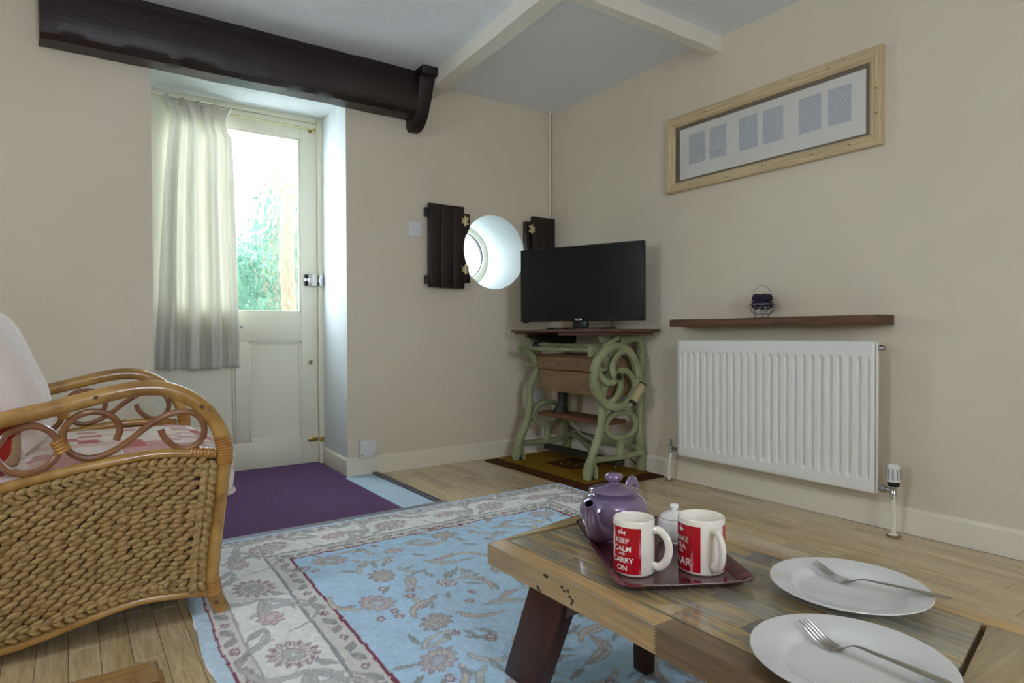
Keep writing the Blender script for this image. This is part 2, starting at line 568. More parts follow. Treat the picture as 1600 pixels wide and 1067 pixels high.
class MB:
    def __init__(s):
        s.v, s.f, s.mi, s.cur = [], [], [], 0

    def add(s, verts, faces):
        o = len(s.v)
        s.v.extend([tuple(p) for p in verts])
        for f in faces:
            s.f.append(tuple(i + o for i in f))
            s.mi.append(s.cur)
        return s

    def box(s, x0, x1, y0, y1, z0, z1, mat=None):
        P = [(x, y, z) for x in (x0, x1) for y in (y0, y1) for z in (z0, z1)]
        if mat is not None:
            P = [mat @ Vector(p) for p in P]
        return s.add(P, [(0, 1, 3, 2), (4, 6, 7, 5), (0, 4, 5, 1), (2, 3, 7, 6), (0, 2, 6, 4), (1, 5, 7, 3)])

    def prism(s, poly, plane, a, b):
        """poly of 2-D points in plane 'xz','yz','xy', extruded along the other axis from a to b"""
        def P(p, t):
            return {'xz': (p[0], t, p[1]), 'yz': (t, p[0], p[1]), 'xy': (p[0], p[1], t)}[plane]
        n = len(poly)
        V = [P(p, a) for p in poly] + [P(p, b) for p in poly]
        F = [tuple(range(n))[::-1], tuple(range(n, 2 * n))]
        F += [(i, (i + 1) % n, n + (i + 1) % n, n + i) for i in range(n)]
        return s.add(V, F)

    def rings(s, R, closed=False, cap=True):
        n = len(R[0])
        V = [p for r in R for p in r]
        F = []
        m = len(R)
        for i in range(m if closed else m - 1):
            j = (i + 1) % m
            for k in range(n):
                q = (k + 1) % n
                F.append((i * n + k, i * n + q, j * n + q, j * n + k))
        if cap and not closed:
            F.append(tuple(range(n))[::-1])
            F.append(tuple(range((m - 1) * n, m * n)))
        return s.add(V, F)

    def tube(s, path, r, seg=8, closed=False, cap=True, flat=None):
        P = [Vector(p) for p in path]
        n = len(P)
        rad = r if isinstance(r, (list, tuple)) else [r] * n
        T = []
        for i in range(n):
            a = P[(i - 1) % n] if (closed or i > 0) else P[i]
            b = P[(i + 1) % n] if (closed or i < n - 1) else P[i]
            T.append((b - a).normalized())
        ref = Vector((0, 0, 1)) if abs(T[0].z) < 0.9 else Vector((0, 1, 0))
        u = (ref - T[0] * ref.dot(T[0])).normalized()
        R = []
        for i in range(n):
            u = (u - T[i] * u.dot(T[i])).normalized()
            w = T[i].cross(u)
            ring = []
            for k in range(seg):
                a = 2 * PI * k / seg
                fl = flat or (1, 1)
                ring.append(P[i] + (u * math.cos(a) * fl[0] + w * math.sin(a) * fl[1]) * rad[i])
            R.append(ring)
        return s.rings(R, closed, cap)

    def lathe(s, prof, c, seg=32, axis='z'):
        R = []
        for (r, h) in prof:
            ring = []
            for k in range(seg):
                a = 2 * PI * k / seg
                x, y = r * math.cos(a), r * math.sin(a)
                p = {'z': (x, y, h), 'x': (h, x, y), 'y': (y, h, x)}[axis]
                ring.append((c[0] + p[0], c[1] + p[1], c[2] + p[2]))
            R.append(ring)
        return s.rings(R, False, True)

    def ellipsoid(s, c, rad, seg=10, rows=6, mat=None):
        R = []
        for i in range(rows + 1):
            t = PI * i / rows
            t = min(max(t, 0.02), PI - 0.02)
            ring = []
            for k in range(seg):
                a = 2 * PI * k / seg
                p = Vector((rad[0] * math.sin(t) * math.cos(a), rad[1] * math.sin(t) * math.sin(a), rad[2] * math.cos(t)))
                if mat is not None:
                    p = mat @ p
                ring.append((c[0] + p.x, c[1] + p.y, c[2] + p.z))
            R.append(ring)
        return s.rings(R)

    def build(s, name, mat, parent=None, bevel=0.0, sharp=35, origin=None, seg=2):
        me = bpy.data.meshes.new(name)
        V = np.array(s.v, dtype=float)
        if origin is None:
            lo, hi = V.min(0), V.max(0)
            origin = Vector((lo + hi) / 2) if parent is not None else Vector(((lo[0] + hi[0]) / 2, (lo[1] + hi[1]) / 2, lo[2]))
        origin = Vector(origin)
        me.from_pydata((V - np.array(origin)).tolist(), [], s.f)
        for m in (mat if isinstance(mat, (list, tuple)) else [mat]):
            me.materials.append(m)
        if max(s.mi) > 0:
            me.polygons.foreach_set('material_index', s.mi)
        bm = bmesh.new()
        bm.from_mesh(me)
        bmesh.ops.recalc_face_normals(bm, faces=bm.faces)
        if bevel:
            es = [e for e in bm.edges if len(e.link_faces) == 2 and e.calc_face_angle(0) > math.radians(50)]
            bmesh.ops.bevel(bm, geom=es, offset=bevel, segments=seg, affect='EDGES', profile=0.5, clamp_overlap=True)
        bm.to_mesh(me)
        bm.free()
        me.polygons.foreach_set('use_smooth', [True] * len(me.polygons))
        me.set_sharp_from_angle(angle=math.radians(sharp))
        me.update()
        return link(name, me, origin, parent)


def link(name, me, origin, parent=None):
    o = bpy.data.objects.new(name, me)
    COL.objects.link(o)
    WO[o] = Vector(origin)
    if parent is not None:
        o.parent = parent
        o.location = WO[o] - WO[parent]
    else:
        o.location = WO[o]
    return o


def tag(o, label=None, cat=None, group=None, kind=None):
    if label:
        o['label'] = label
    if cat:
        o['category'] = cat
    if group:
        o['group'] = group
    if kind:
        o['kind'] = kind
    return o


def thing(name, loc, label, cat, group=None):
    o = bpy.data.objects.new(name, None)
    o.empty_display_size = 0.05
    COL.objects.link(o)
    o.location = loc
    WO[o] = Vector(loc)
    return tag(o, label, cat, group)


def shell(name, loc, label):
    o = bpy.data.objects.new(name, None)
    COL.objects.link(o)
    o.location = loc
    WO[o] = Vector(loc)
    o['kind'] = 'structure'
    o['label'] = label
    return o


def spline(pts, n=8, closed=False):
    P = [Vector(p) for p in pts]
    m = len(P)
    out = []
    for i in range(m if closed else m - 1):
        p0 = P[(i - 1) % m] if (closed or i > 0) else P[i] * 2 - P[i + 1]
        p1, p2 = P[i], P[(i + 1) % m]
        p3 = P[(i + 2) % m] if (closed or i + 2 < m) else P[i + 1] * 2 - P[i]
        for k in range(n):
            t = k / n
            out.append(0.5 * ((2 * p1) + (p2 - p0) * t + (2 * p0 - 5 * p1 + 4 * p2 - p3) * t * t + (3 * p1 - p0 - 3 * p2 + p3) * t ** 3))
    if not closed:
        out.append(P[-1])
    return out


def box(name, x0, x1, y0, y1, z0, z1, mat, parent=None, bevel=0.0, seg=2):
    return MB().box(x0, x1, y0, y1, z0, z1).build(name, mat, parent, bevel, seg=seg)


# ------------------------------------------------------------------ room shell
CZ = 2.275        # ceiling height
DX0, DX1 = -2.37, -1.437   # door alcove
DZ = 2.105        # alcove head
PC, PR = (-0.464, 1.308), 0.235   # porthole, inner face
PC2, PR2 = (-0.428, 1.335), 0.207  # porthole at the window
WT = 0.60


def circ(c, r, n=48):
    return [(c[0] + r * math.cos(2 * PI * k / n), c[1] + r * math.sin(2 * PI * k / n)) for k in range(n)]


def square_pts(x0, x1, z0, z1, c, n=48):
    out = []
    for k in range(n):
        a = 2 * PI * k / n
        dx, dz = math.cos(a), math.sin(a)
        t = 1e9
        if dx > 1e-9: t = min(t, (x1 - c[0]) / dx)
        if dx < -1e-9: t = min(t, (x0 - c[0]) / dx)
        if dz > 1e-9: t = min(t, (z1 - c[1]) / dz)
        if dz < -1e-9: t = min(t, (z0 - c[1]) / dz)
        out.append((c[0] + dx * t, c[1] + dz * t))
    return out


w = MB()
XL = -4.6


def wq(x0, x1, z0, z1, y):
    w.add([(x0, y, z0), (x1, y, z0), (x1, y, z1), (x0, y, z1)], [(0, 1, 2, 3)])


for y in (0.0, WT):
    wq(XL, DX0, 0 if y == 0 else -0.1, 2.6, y)
    wq(DX0, DX1, DZ if y == 0 else DZ, 2.6, y)
    sx0, sx1, sz0, sz1 = -0.85, -0.08, 0.9, 1.7
    wq(DX1, sx0, 0 if y == 0 else -0.1, 2.6, y)
    wq(sx1, 0.3, 0 if y == 0 else -0.1, 2.6, y)
    wq(sx0, sx1, 0 if y == 0 else -0.1, sz0, y)
    wq(sx0, sx1, sz1, 2.6, y)
    c, r = (PC, PR) if y == 0 else (PC2, PR2)
    A, B = circ(c, r), square_pts(sx0, sx1, sz0, sz1, c)
    n = 48
    w.add([(p[0], y, p[1]) for p in A] + [(p[0], y, p[1]) for p in B], [(k, (k + 1) % n, n + (k + 1) % n, n + k) for k in range(n)])
    # square corners
    for cx in (sx0, sx1):
        for cz in (sz0, sz1):
            pts = sorted(B, key=lambda p: (p[0] - cx) ** 2 + (p[1] - cz) ** 2)
            e1 = min((p for p in B if abs(p[0] - cx) < 1e-6), key=lambda p: abs(p[1] - cz))
            e2 = min((p for p in B if abs(p[1] - cz) < 1e-6), key=lambda p: abs(p[0] - cx))
            w.add([(cx, y, cz), (e1[0], y, e1[1]), (e2[0], y, e2[1])], [(0, 1, 2)])
# reveals (white)
w.cur = 1
w.add([(DX1, 0, 0), (DX1 + 0.03, WT, 0), (DX1 + 0.03, WT, DZ), (DX1, 0, DZ)], [(0, 1, 2, 3)])
w.add([(DX0, 0, 0), (DX0, WT, 0), (DX0, WT, DZ), (DX0, 0, DZ)], [(0, 1, 2, 3)])
w.add([(DX0, 0, DZ - 0.03), (DX1 + .03, 0, DZ - 0.03), (DX1 + 0.03, WT, DZ), (DX0, WT, DZ)], [(0, 1, 2, 3)])
n = 48
A, B = circ(PC, PR), circ(PC2, PR2)
w.add([(p[0], 0, p[1]) for p in A] + [(p[0], WT, p[1]) for p in B], [(k, (k + 1) % n, n + (k + 1) % n, n + k) for k in range(n)])
wb = w.build('wall_back', [M['wall'], M['reveal']], sharp=30)
tag(wb, 'cream plaster wall with the door alcove and the round window', kind='structure')
tag(MB().box(0.0, 0.25, -6.2, 0.3, -0.1, 2.6).build('wall_right', M['wall']), 'cream plaster wall behind radiator and picture', kind='structure')
wl = MB()
wl.box(XL - 0.2, XL, -6.2, -2.2, -0.1, 2.6).box(XL - 0.2, XL, -1.7, 0.3, -0.1, 2.6)
wl.box(XL - 0.2, XL, -2.2, -1.7, -0.1, 1.05).box(XL - 0.2, XL, -2.2, -1.7, 1.95, 2.6)
tag(wl.build('wall_left', M['wall']), 'cream plaster wall at the left end with an added window', kind='structure')
w4 = shell('added_window', (XL - 0.1, -1.95, 1.05), 'added white casement window giving side light from the left wall')  # invented opening, placed and sized for the side light it lets in
for yy in (-2.17, -1.73):
    box('mullion', XL - 0.13, XL - 0.07, yy - 0.025, yy + 0.025, 1.08, 1.92, M['gloss_cream'], w4, 0.004)
box('frame_head', XL - 0.13, XL - 0.07, -2.2, -1.7, 1.91, 1.95, M['gloss_cream'], w4, 0.004)
box('frame_sill', XL - 0.13, XL - 0.03, -2.2, -1.7, 1.05, 1.09, M['gloss_cream'], w4, 0.004)
# wall behind the camera, with its window opening
wf = MB()
wf.box(XL, -2.6, -5.45, -5.25, -0.1, 2.6).box(-1.8, 0.0, -5.45, -5.25, -0.1, 2.6)
wf.box(-2.6, -1.8, -5.45, -5.25, -0.1, 0.9).box(-2.6, -1.8, -5.45, -5.25, 2.0, 2.6)
tag(wf.build('wall_front', M['wall']), 'cream plaster wall with the window behind the viewer', kind='structure')
w3 = shell('window_2', (-2.1, -5.3, 0.9), 'white casement window behind the viewer')
for x in (-2.57, -2.2, -1.83):
    box('mullion', x - 0.025, x + 0.025, -5.37, -5.31, 0.93, 1.97, M['gloss_cream'], w3, 0.004)
box('frame_head', -2.6, -1.8, -5.37, -5.31, 1.96, 2.0, M['gloss_cream'], w3, 0.004)
box('frame_sill', -2.6, -1.8, -5.37, -5.27, 0.9, 0.94, M['gloss_cream'], w3, 0.004)

tag(MB().box(XL - .2, 0.3, -6.2, WT + .02, CZ, CZ + 0.3).build('ceiling', M['ceiling']), 'low white ceiling crossed by thin beams', kind='structure')

# floor: slab and single laminate strips
floor = MB().box(XL, 0.1, -6.2, 0.62, -0.2, -0.004).build('floor', M['floor_base'])
tag(floor, 'wood strip floor of the room', kind='structure')
SW = 0.0655
meshes = {}


def strip_mesh(L):
    key = round(L, 3)
    if key not in meshes:
        o = MB().box(-SW / 2 + 0.0006, SW / 2 - 0.0006, -L / 2 + 0.0005, L / 2 - 0.0005, -0.006, 0).build('floor_strip', M['floor_strip'], None, 0.0008, origin=(0, 0, 0), seg=1)
        meshes[key] = o.data
        bpy.data.objects.remove(o)
    return meshes[key]


LENS = (0.32, 0.40, 0.46, 0.54)
rest = MB()
nst = 0
col = 0
x = -0.018
while x > -3.4:
    y = 0.0 - random.uniform(0, 0.3)
    ys = [0.0, y]
    first = True
    yy = 0.0
    rr = random.Random(col * 17 + 3)
    yy = rr.uniform(0.0, 0.3)
    while yy > -3.4:
        L = rr.choice(LENS)
        yc = yy - L / 2
        xc = x - SW / 2
        # only where boards are seen: not in the door well, not under the rug
        in_well = -2.75 < xc < -1.30 and yc > -0.82
        under_rug = -2.30 < xc < -0.68 and yc < -1.05
        if yy > 0.02:
            # trim the first board to the wall
            L2 = L - yy
            if L2 > 0.06 and not in_well:
                m = strip_mesh(L2)
                o = link('floor_strip', m, (xc, -L2 / 2, 0), floor)
                nst += 1
        elif not in_well and not under_rug:
            seen = (xc > -0.75) or (yc > -1.1 and xc > -1.4) or (xc < -2.25 and -2.3 < yc < -1.0)
            if seen and nst < 290:
                link('floor_strip', strip_mesh(L), (xc, yc, 0), floor)
                nst += 1
            else:
                rest.box(xc - SW / 2 + .0006, xc + SW / 2 - .0006, yc - L / 2 + .0005, yc + L / 2 - .0005, -0.006, 0)
        yy -= L
    x -= SW
    col += 1
rs = rest.build('far_floor_strips', M['floor_strip'], floor)
rs['kind'] = 'stuff'

# skirting boards
def skirting(name, pts, h, t, lab):
    s = MB()
    prof = [(0, 0), (t, 0), (t, h - 0.012), (t * 0.45, h), (0, h)]
    for (a, b, nrm) in pts:
        a, b, nrm = Vector(a), Vector(b), Vector(nrm)
        V = [a + nrm * p[0] + Vector((0, 0, p[1])) for p in prof] + [b + nrm * p[0] + Vector((0, 0, p[1])) for p in prof]
        k = len(prof)
        s.add(V, [tuple(range(k)), tuple(range(k, 2 * k))[::-1]] + [(i, (i + 1) % k, k + (i + 1) % k, k + i) for i in range(k)])
    return tag(s.build(name, M['skirt'], sharp=25), lab, kind='structure')


skirting('baseboard_back', [((DX1 - 0.012, 0, 0), (0, 0, 0), (0, -1, 0)), ((DX1, 0.005, 0), (DX1 + .026, 0.44, 0), (-1, 0, 0))], 0.102, 0.014, 'cream skirting board under the round window wall')
skirting('baseboard_right', [((0, 0, 0), (0, -5.2, 0), (-1, 0, 0))], 0.102, 0.014, 'cream skirting board below the radiator')
skirting('baseboard_left', [((XL, 0, 0), (DX0, 0, 0), (0, -1, 0))], 0.102, 0.014, 'cream skirting board behind the wicker armchair')

# ceiling beams (painted)
def rough_beam(name, x0, x1, y0, y1, z0, z1, mat, lab, axis, amp=0.003, cuts=36, mat2=None):
    bm = bmesh.new()
    b = MB()
    N = cuts
    R = []
    for i in range(N + 1):
        t = i / N
        ring = []
        sub = 5
        base = []
        if axis == 'y':
            cs = [(x0, z0), (x1, z0), (x1, z1), (x0, z1)]
        else:
            cs = [(y0, z0), (y1, z0), (y1, z1), (y0, z1)]
        for k in range(4):
            a, c = cs[k], cs[(k + 1) % 4]
            for q in range(sub):
                f = q / sub
                base.append((a[0] + (c[0] - a[0]) * f, a[1] + (c[1] - a[1]) * f))
        for (p, q) in base:
            s_ = y0 + (y1 - y0) * t if axis == 'y' else x0 + (x1 - x0) * t
            nv = mnoise.noise_vector(Vector((p * 9, q * 9, s_ * 5))) * amp
            pt = (p + nv.x + 0.065 * s_, s_, q + nv.y) if axis == 'y' else (s_, p + nv.x, q + nv.y)
            ring.append(pt)
        R.append(ring)
    b.rings(R)
    return b.build(name, mat, None, sharp=40)


b1 = rough_beam('ceiling_beam', -0.972, -0.887, -4.6, 0.0, 2.195, CZ + 0.01, M['ceiling_beam'], '', 'y')
tag(b1, 'cream painted ceiling beam running from the dark beam end towards the viewer', 'beam')
b2 = rough_beam('ceiling_beam', -0.985, 0.0, -1.372, -1.318, 2.196, CZ + 0.01, M['ceiling_beam'], '', 'x')
tag(b2, 'short cream painted ceiling beam ending at the picture wall', 'beam')

# dark beam over the door
beam = thing('oak_beam', (-1.9, -0.07, 2.02), 'heavy dark stained oak beam over the door with a tapered end bracket', 'beam')
b = MB()
N = 60
R = []
for i in range(N + 1):
    t = i / N
    xx = -2.785 + t * (2.785 - 1.075)
    zb = 2.018 + 0.010 * t + 0.006 * mnoise.noise(Vector((xx * 2.2, 3, 1)))
    yb = -0.145 + 0.006 * mnoise.noise(Vector((xx * 2, 9, 2)))
    e = 0.012 * max(0, 1 - i / 2.0)
    prof = [(0.0, zb + 0.004), (-0.06, zb + 0.0), (yb + 0.035, zb + 0.002), (yb + 0.010, zb + 0.022), (yb, zb + 0.05), (yb - 0.004, zb + 0.11),
            (yb + 0.001, zb + 0.18), (yb + 0.006, 2.235), (yb + 0.02, 2.236), (yb + 0.02, CZ), (0.0, CZ)]
    ring = []
    for (py, pz) in prof:
        nv = mnoise.noise_vector(Vector((xx * 14, py * 30, pz * 30))) * 0.0035
        ring.append((xx + e * (0.5 if 1 < prof.index((py, pz)) < 7 else 0), min(0.0, py + nv.y + e), pz + nv.z))
    R.append(ring)
b.rings(R)
b.build('beam', M['oak'], beam, sharp=30)
cap = MB()
R = []
for (xa, xb, zz, yf) in ((-1.080, -0.985, 2.276, -0.236), (-1.080, -0.985, 2.232, -0.226), (-1.080, -0.990, 2.224, -0.196), (-1.078, -0.992, 2.12, -0.166), (-1.076, -0.994, 2.03, -0.125), (-1.074, -0.996, 1.985, -0.085), (-1.062, -1.004, 1.962, -0.055)):
    R.append([(xa, 0, zz), (xb, 0, zz), (xb, yf, zz), (xa, yf + 0.004, zz)])
cap.rings(R[::-1])
cap.build('end_bracket', M['oak_post'], beam, 0.004)

# ------------------------------------------------------------------ door
D = 0.46
door = shell('door_1', (-1.89, D, 0), 'cream half glazed cottage door in its alcove')
LX0, LX1 = -2.355, -1.446
GX0, GX1, GZ0, GZ1 = -2.245, -1.542, 0.918, 1.965
fy = D + 0.02   # front face of leaf


def dbox(name, x0, x1, z0, z1, y0=None, y1=None, bev=0.003, mat=None):
    return box(name, x0, x1, fy if y0 is None else y0, (fy + 0.045) if y1 is None else y1, z0, z1, mat or M['door'], door, bev)


dbox('door_stile', LX0, GX0, 0.006, 2.068)
dbox('door_stile', GX1, LX1, 0.006, 2.068)
dbox('top_rail', GX0, GX1, GZ1, 2.068)
dbox('lock_rail', GX0, GX1, 0.748, GZ0)
dbox('bottom_rail', GX0, GX1, 0.006, 0.166)
dbox('muntin', -1.918, -1.842, 0.166, 0.748)
for (a, c) in ((GX0, -1.918), (-1.842, GX1)):
    p = dbox('lower_panel', a, c, 0.166, 0.748, fy + 0.016, fy + 0.03, 0)
    mo = MB()
    for (q0, q1, r0, r1) in ((a, a + 0.014, 0.166, 0.748), (c - 0.014, c, 0.166, 0.748), (a, c, 0.166, 0.18), (a, c, 0.734, 0.748)):
        mo.box(q0, q1, fy + 0.006, fy + 0.017, r0, r1)
    mo.build('panel_moulding', M['door'], p, 0.004)
# pane
pane = MB().box(GX0, GX1, fy + 0.018, fy + 0.024, GZ0, GZ1).build('pane', M['textured_glass'], door)
pane['label'] = 'rippled obscure glass pane'
gb = MB()
for (q0, q1, r0, r1) in ((GX0, GX0 + .012, GZ0, GZ1), (GX1 - .012, GX1, GZ0, GZ1), (GX0, GX1, GZ0, GZ0 + .012), (GX0, GX1, GZ1 - .012, GZ1)):
    gb.box(q0, q1, fy + 0.005, fy + 0.018, r0, r1)
gb.build('glazing_bead', M['door'], door, 0.003)
# frame
dbox('door_jamb', LX1 + 0.004, -1.41, 0, DZ + .01, D, D + 0.1)
dbox('door_jamb', DX0 - 0.02, LX0 - 0.003, 0, DZ + .01, D, D + 0.1)
dbox('frame_head', LX0, LX1, 2.072, DZ + .02, D + .008, D + 0.1)
box('weather_bar', LX0, LX1, fy, fy + 0.1, -0.02, 0.006, M['strip_dark'], door)
# hinges on the left
for zc in (1.84, 1.28, 0.3):
    h = MB()
    h.tube([(LX0 + .002, fy - 0.004, zc - 0.05), (LX0 + .002, fy - 0.004, zc + 0.05)], 0.006, 8)
    h.box(LX0 + .002, LX0 + 0.03, fy - 0.003, fy, zc - 0.05, zc + 0.05)
    tag(h.build('hinge', M['pale_brass'], door), 'painted brass hinge')
# night latch
lt = box('night_latch', -1.506, -1.45, fy - 0.030, fy, 1.080, 1.153, M['steel'], door, 0.004)
lt['label'] = 'silver night latch with snib'
box('latch_backplate', -1.523, -1.503, fy - 0.012, fy, 1.082, 1.152, M['dark_metal'], door, 0.002)
MB().tube([(-1.514, fy - 0.008, 1.117), (-1.514, fy - 0.028, 1.117)], 0.011, 14).build('knob_stem', M['chrome'], lt)
MB().box(-1.530, -1.497, fy - 0.04, fy - 0.026, 1.106, 1.128).build('turn_knob', M['chrome'], lt, 0.004)
box('latch_keep', -1.448, -1.425, D - 0.026, D + .005, 1.080, 1.153, M['chrome'], door, 0.003)
# keyhole and bolt, small knob
kh = MB().lathe([(0.0, -0.004), (0.016, -0.003), (0.017, 0), (0.0, 0.001)], (-1.490, fy, 0.619), 20, 'y').build('keyhole_plate', M['pale_brass'], door)
MB().lathe([(0.0, -0.001), (0.004, -0.0008), (0.004, 0)], (-1.490, fy - 0.0042, 0.623), 12, 'y').box(-1.492, -1.488, fy - 0.0052, fy - 0.004, 0.609, 0.622).build('keyhole', M['hole'], kh)
bt = box('door_bolt', -1.502, -1.448, fy - 0.006, fy, 0.136, 0.160, M['brass'], door, 0.002)
MB().tube([(-1.51, fy - 0.009, 0.148), (-1.435, fy - 0.009, 0.148)], 0.005, 8).build('bolt_rod', M['brass'], bt)
MB().tube([(-1.478, fy - 0.009, 0.148), (-1.478, fy - 0.024, 0.148)], 0.004, 8).build('bolt_knob', M['brass'], bt)
box('bolt_keep', -1.442, -1.42, D - 0.012, D + .004, 0.134, 0.162, M['brass'], door, 0.002)
MB().lathe([(0.0, -0.012), (0.007, -0.011), (0.009, -0.004), (0.007, 0), (0, 0.001)], (-1.884, fy, 0.832), 14, 'y').build('spy_hole', M['grey_plastic'], door)

# curtain rod
rod = thing('curtain_rod', (-1.86, fy - 0.035, 2.025), 'thin brass curtain rod across the top of the door', 'curtain rod')
MB().tube([(-2.20, fy - 0.035, 2.027), (-1.475, fy - 0.035, 2.022)], 0.0055, 10).build('rod', M['pale_brass'], rod)
for xx in (-2.19, -1.482):
    MB().tube([(xx, fy + 0.001, 2.022), (xx, fy - 0.035, 2.022)], 0.005, 8).lathe([(0, -0.003), (0.013, -0.003), (0.013, 0), (0, 0)], (xx, fy, 2.022), 14, 'y').build('bracket', M['brass'], rod)
MB().ellipsoid((-1.468, fy - 0.035, 2.022), (0.010, 0.009, 0.009)).build('finial', M['brass'], rod)

# curtain
cv = MB()
NU, NV = 150, 70
rows = []
for j in range(NV + 1):
    v = j / NV           # 0 top, 1 hem
    row = []
    for i in range(NU + 1):
        u = i / NU
        # gathered and pinched at the heading, flaring to the hem
        kk = min(1.0, v / 0.10)
        xl = -2.285 + 0.050 * math.sin(PI * 0.5 * min(1, v / 0.08)) - 0.085 * max(0, v - 0.06) ** 0.7
        xr = -1.930 - 0.028 * math.sin(PI * min(1, v / 0.12)) - 0.012 * kk + 0.032 * max(0, v - 0.06) ** 0.8
        xx = xl + (xr - xl) * u
        amp = 0.012 + 0.026 * min(1, v * 3.0)
        ph = 2 * PI * (3.7 * u + 0.10 * math.sin(4 * u + 1.0) - 0.16 * v * (1 - u) + 0.05 * math.sin(5 * v))
        c_ = math.cos(ph)
        yo = amp * (math.copysign(abs(c_) ** 0.55, c_) + 0.35 * math.cos(2.3 * ph + 1.2 + v))
        if v < 0.16:
            k = (0.16 - v) / 0.16
            yo += 0.016 * k * math.cos(2 * PI * 9 * u)
            xx += 0.010 * k * math.sin(2 * PI * 4.5 * u + 0.5)
        z_top = 2.058 - 0.014 * u + 0.010 * math.sin(2 * PI * 4.5 * u)
        zz = z_top + (0.602 + 0.004 * math.sin(9 * u) - z_top) * v
        row.append((xx, fy - 0.058 + yo * 0.85, zz))
    rows.append(row)
V = [p for r in rows for p in r]
F = [(j * (NU + 1) + i, j * (NU + 1) + i + 1, (j + 1) * (NU + 1) + i + 1, (j + 1) * (NU + 1) + i) for j in range(NV) for i in range(NU)]
cur = MB().add(V, F).build('curtain', M['curtain'], None, sharp=180)
tag(cur, 'off white gathered linen curtain drawn to the left half of the door', 'curtain')
sm = cur.modifiers.new('thick', 'SOLIDIFY')
sm.thickness = 0.0015

# ------------------------------------------------------------------ round window
win = shell('window_1', (PC2[0], 0.45, PC2[1]), 'round porthole window deep in the thick wall')
def ring_solid(c, r0, r1, y0, y1, n=48):
    m = MB()
    prof = [(r0, y0 + 0.004), (r0 + 0.004, y0), (r1, y0), (r1, y1), (r0, y1)]
    R = []
    for k in range(n):
        a = 2 * PI * k / n
        R.append([(c[0] + p[0] * math.cos(a), p[1], c[1] + p[0] * math.sin(a)) for p in prof])
    return m.rings(R, closed=True)


ring_solid(PC2, 0.170, 0.232, 0.452, 0.50).build('frame_ring', M['gloss_cream'], win)
ring_solid(PC2, 0.164, 0.172, 0.462, 0.49).build('rubber_seal', M['strip_dark'], win)
MB().lathe([(0.0, 0.474), (0.168, 0.474), (0.168, 0.479), (0, 0.479)], (PC2[0], 0, PC2[1]), 48, 'y').build('pane', M['clear_glass'], win)


def shutter(x0, x1, z0, z1, side, label):
    """side=+1: hinge strip on the right edge (left shutter)"""
    t = thing('window_shutter', ((x0 + x1) / 2, -0.02, z0), label, 'shutter')
    nb = 3
    bwid = (x1 - x0) / nb
    for k in range(nb):
        a = x0 + k * bwid
        box('board', a + 0.0015, a + bwid - 0.0015, -0.050, -0.030, z0 + random.uniform(-.002, .002), z1 + random.uniform(-.002, .002), M['shutter'], t, 0.003)
    for zc in (z0 + 0.045, z1 - 0.05):
        e0, e1 = (x0 - 0.014, x1 - 0.01) if side > 0 else (x0 + .01, x1 - 0.002)
        box('ledge', e0, e1, -0.030, -0.010, zc - 0.026, zc + 0.026, M['shutter'], t, 0.003)
    # hinge post fixed to the wall, its edge cut to the round opening
    if side > 0:
        poly = [(x1 + 0.004, z0 + 0.035)]
        pts = []
        for k in range(11):
            zz = z0 + 0.035 + (z1 - z0 - 0.07) * k / 10
            dz = zz - PC[1]
            xx = x1 + 0.048
            if abs(dz) < PR:
                xx = min(xx, PC[0] - math.sqrt(PR ** 2 - dz ** 2) - 0.006)
            pts.append((xx, zz))
        poly = [(x1 + 0.002, z0 + 0.035)] + pts + [(x1 + 0.002, z1 - 0.035)]
        hx = x1 + 0.004
    else:
        pts = []
        for k in range(11):
            zz = z0 + 0.035 + (z1 - z0 - 0.07) * k / 10
            dz = zz - PC[1]
            xx = x0 - 0.042
            if abs(dz) < PR:
                xx = max(xx, PC[0] + math.sqrt(PR ** 2 - dz ** 2) + 0.006)
            pts.append((xx, zz))
        poly = [(x0 - 0.002, z0 + 0.035)] + pts + [(x0 - 0.002, z1 - 0.035)]
        hx = x0 - 0.004
    MB().prism(poly, 'xz', -0.034, -0.002).build('hinge_post', M['shutter'], t, 0.002)
    for zc in (z1 - 0.085, z0 + 0.115):
        h = MB()
        h.tube([(hx, -0.053, zc - 0.03), (hx, -0.053, zc + 0.03)], 0.005, 8)
        s = 1 if side > 0 else -1
        h.prism([(hx, zc - 0.025), (hx + s * 0.024, zc - 0.022), (hx + s * 0.024, zc - 0.012), (hx + s * 0.012, zc), (hx + s * 0.024, zc + 0.012), (hx + s * 0.024, zc + 0.022), (hx, zc + 0.025)], 'xz', -0.0525, -0.0345 if False else -0.050)
        h.prism([(hx, zc - 0.028), (hx - s * 0.014, zc - 0.012), (hx - s * 0.026, zc - 0.02), (hx - s * 0.02, zc), (hx - s * 0.026, zc + 0.02), (hx - s * 0.014, zc + 0.012), (hx, zc + 0.028)], 'xz', -0.0535, -0.0505)
        tag(h.build('hinge', M['pale_brass'], t), 'pale brass butterfly hinge')
    return t


shutter(-0.955, -0.712, 1.066, 1.560, 1, 'dark brown boarded shutter folded open left of the round window')
shutter(-0.196, -0.006, 1.066, 1.558, -1, 'dark brown boarded shutter folded open right of the round window behind the television')

# switch, sockets, conduit
def plate(name, x0, x1, z0, z1, label, cat, depth=0.009):
    t = thing(name, ((x0 + x1) / 2, 0, z0), label, cat)
    box('plate', x0, x1, -depth, -0.0005, z0, z1, M['white_plastic'], t, 0.003)
    return t


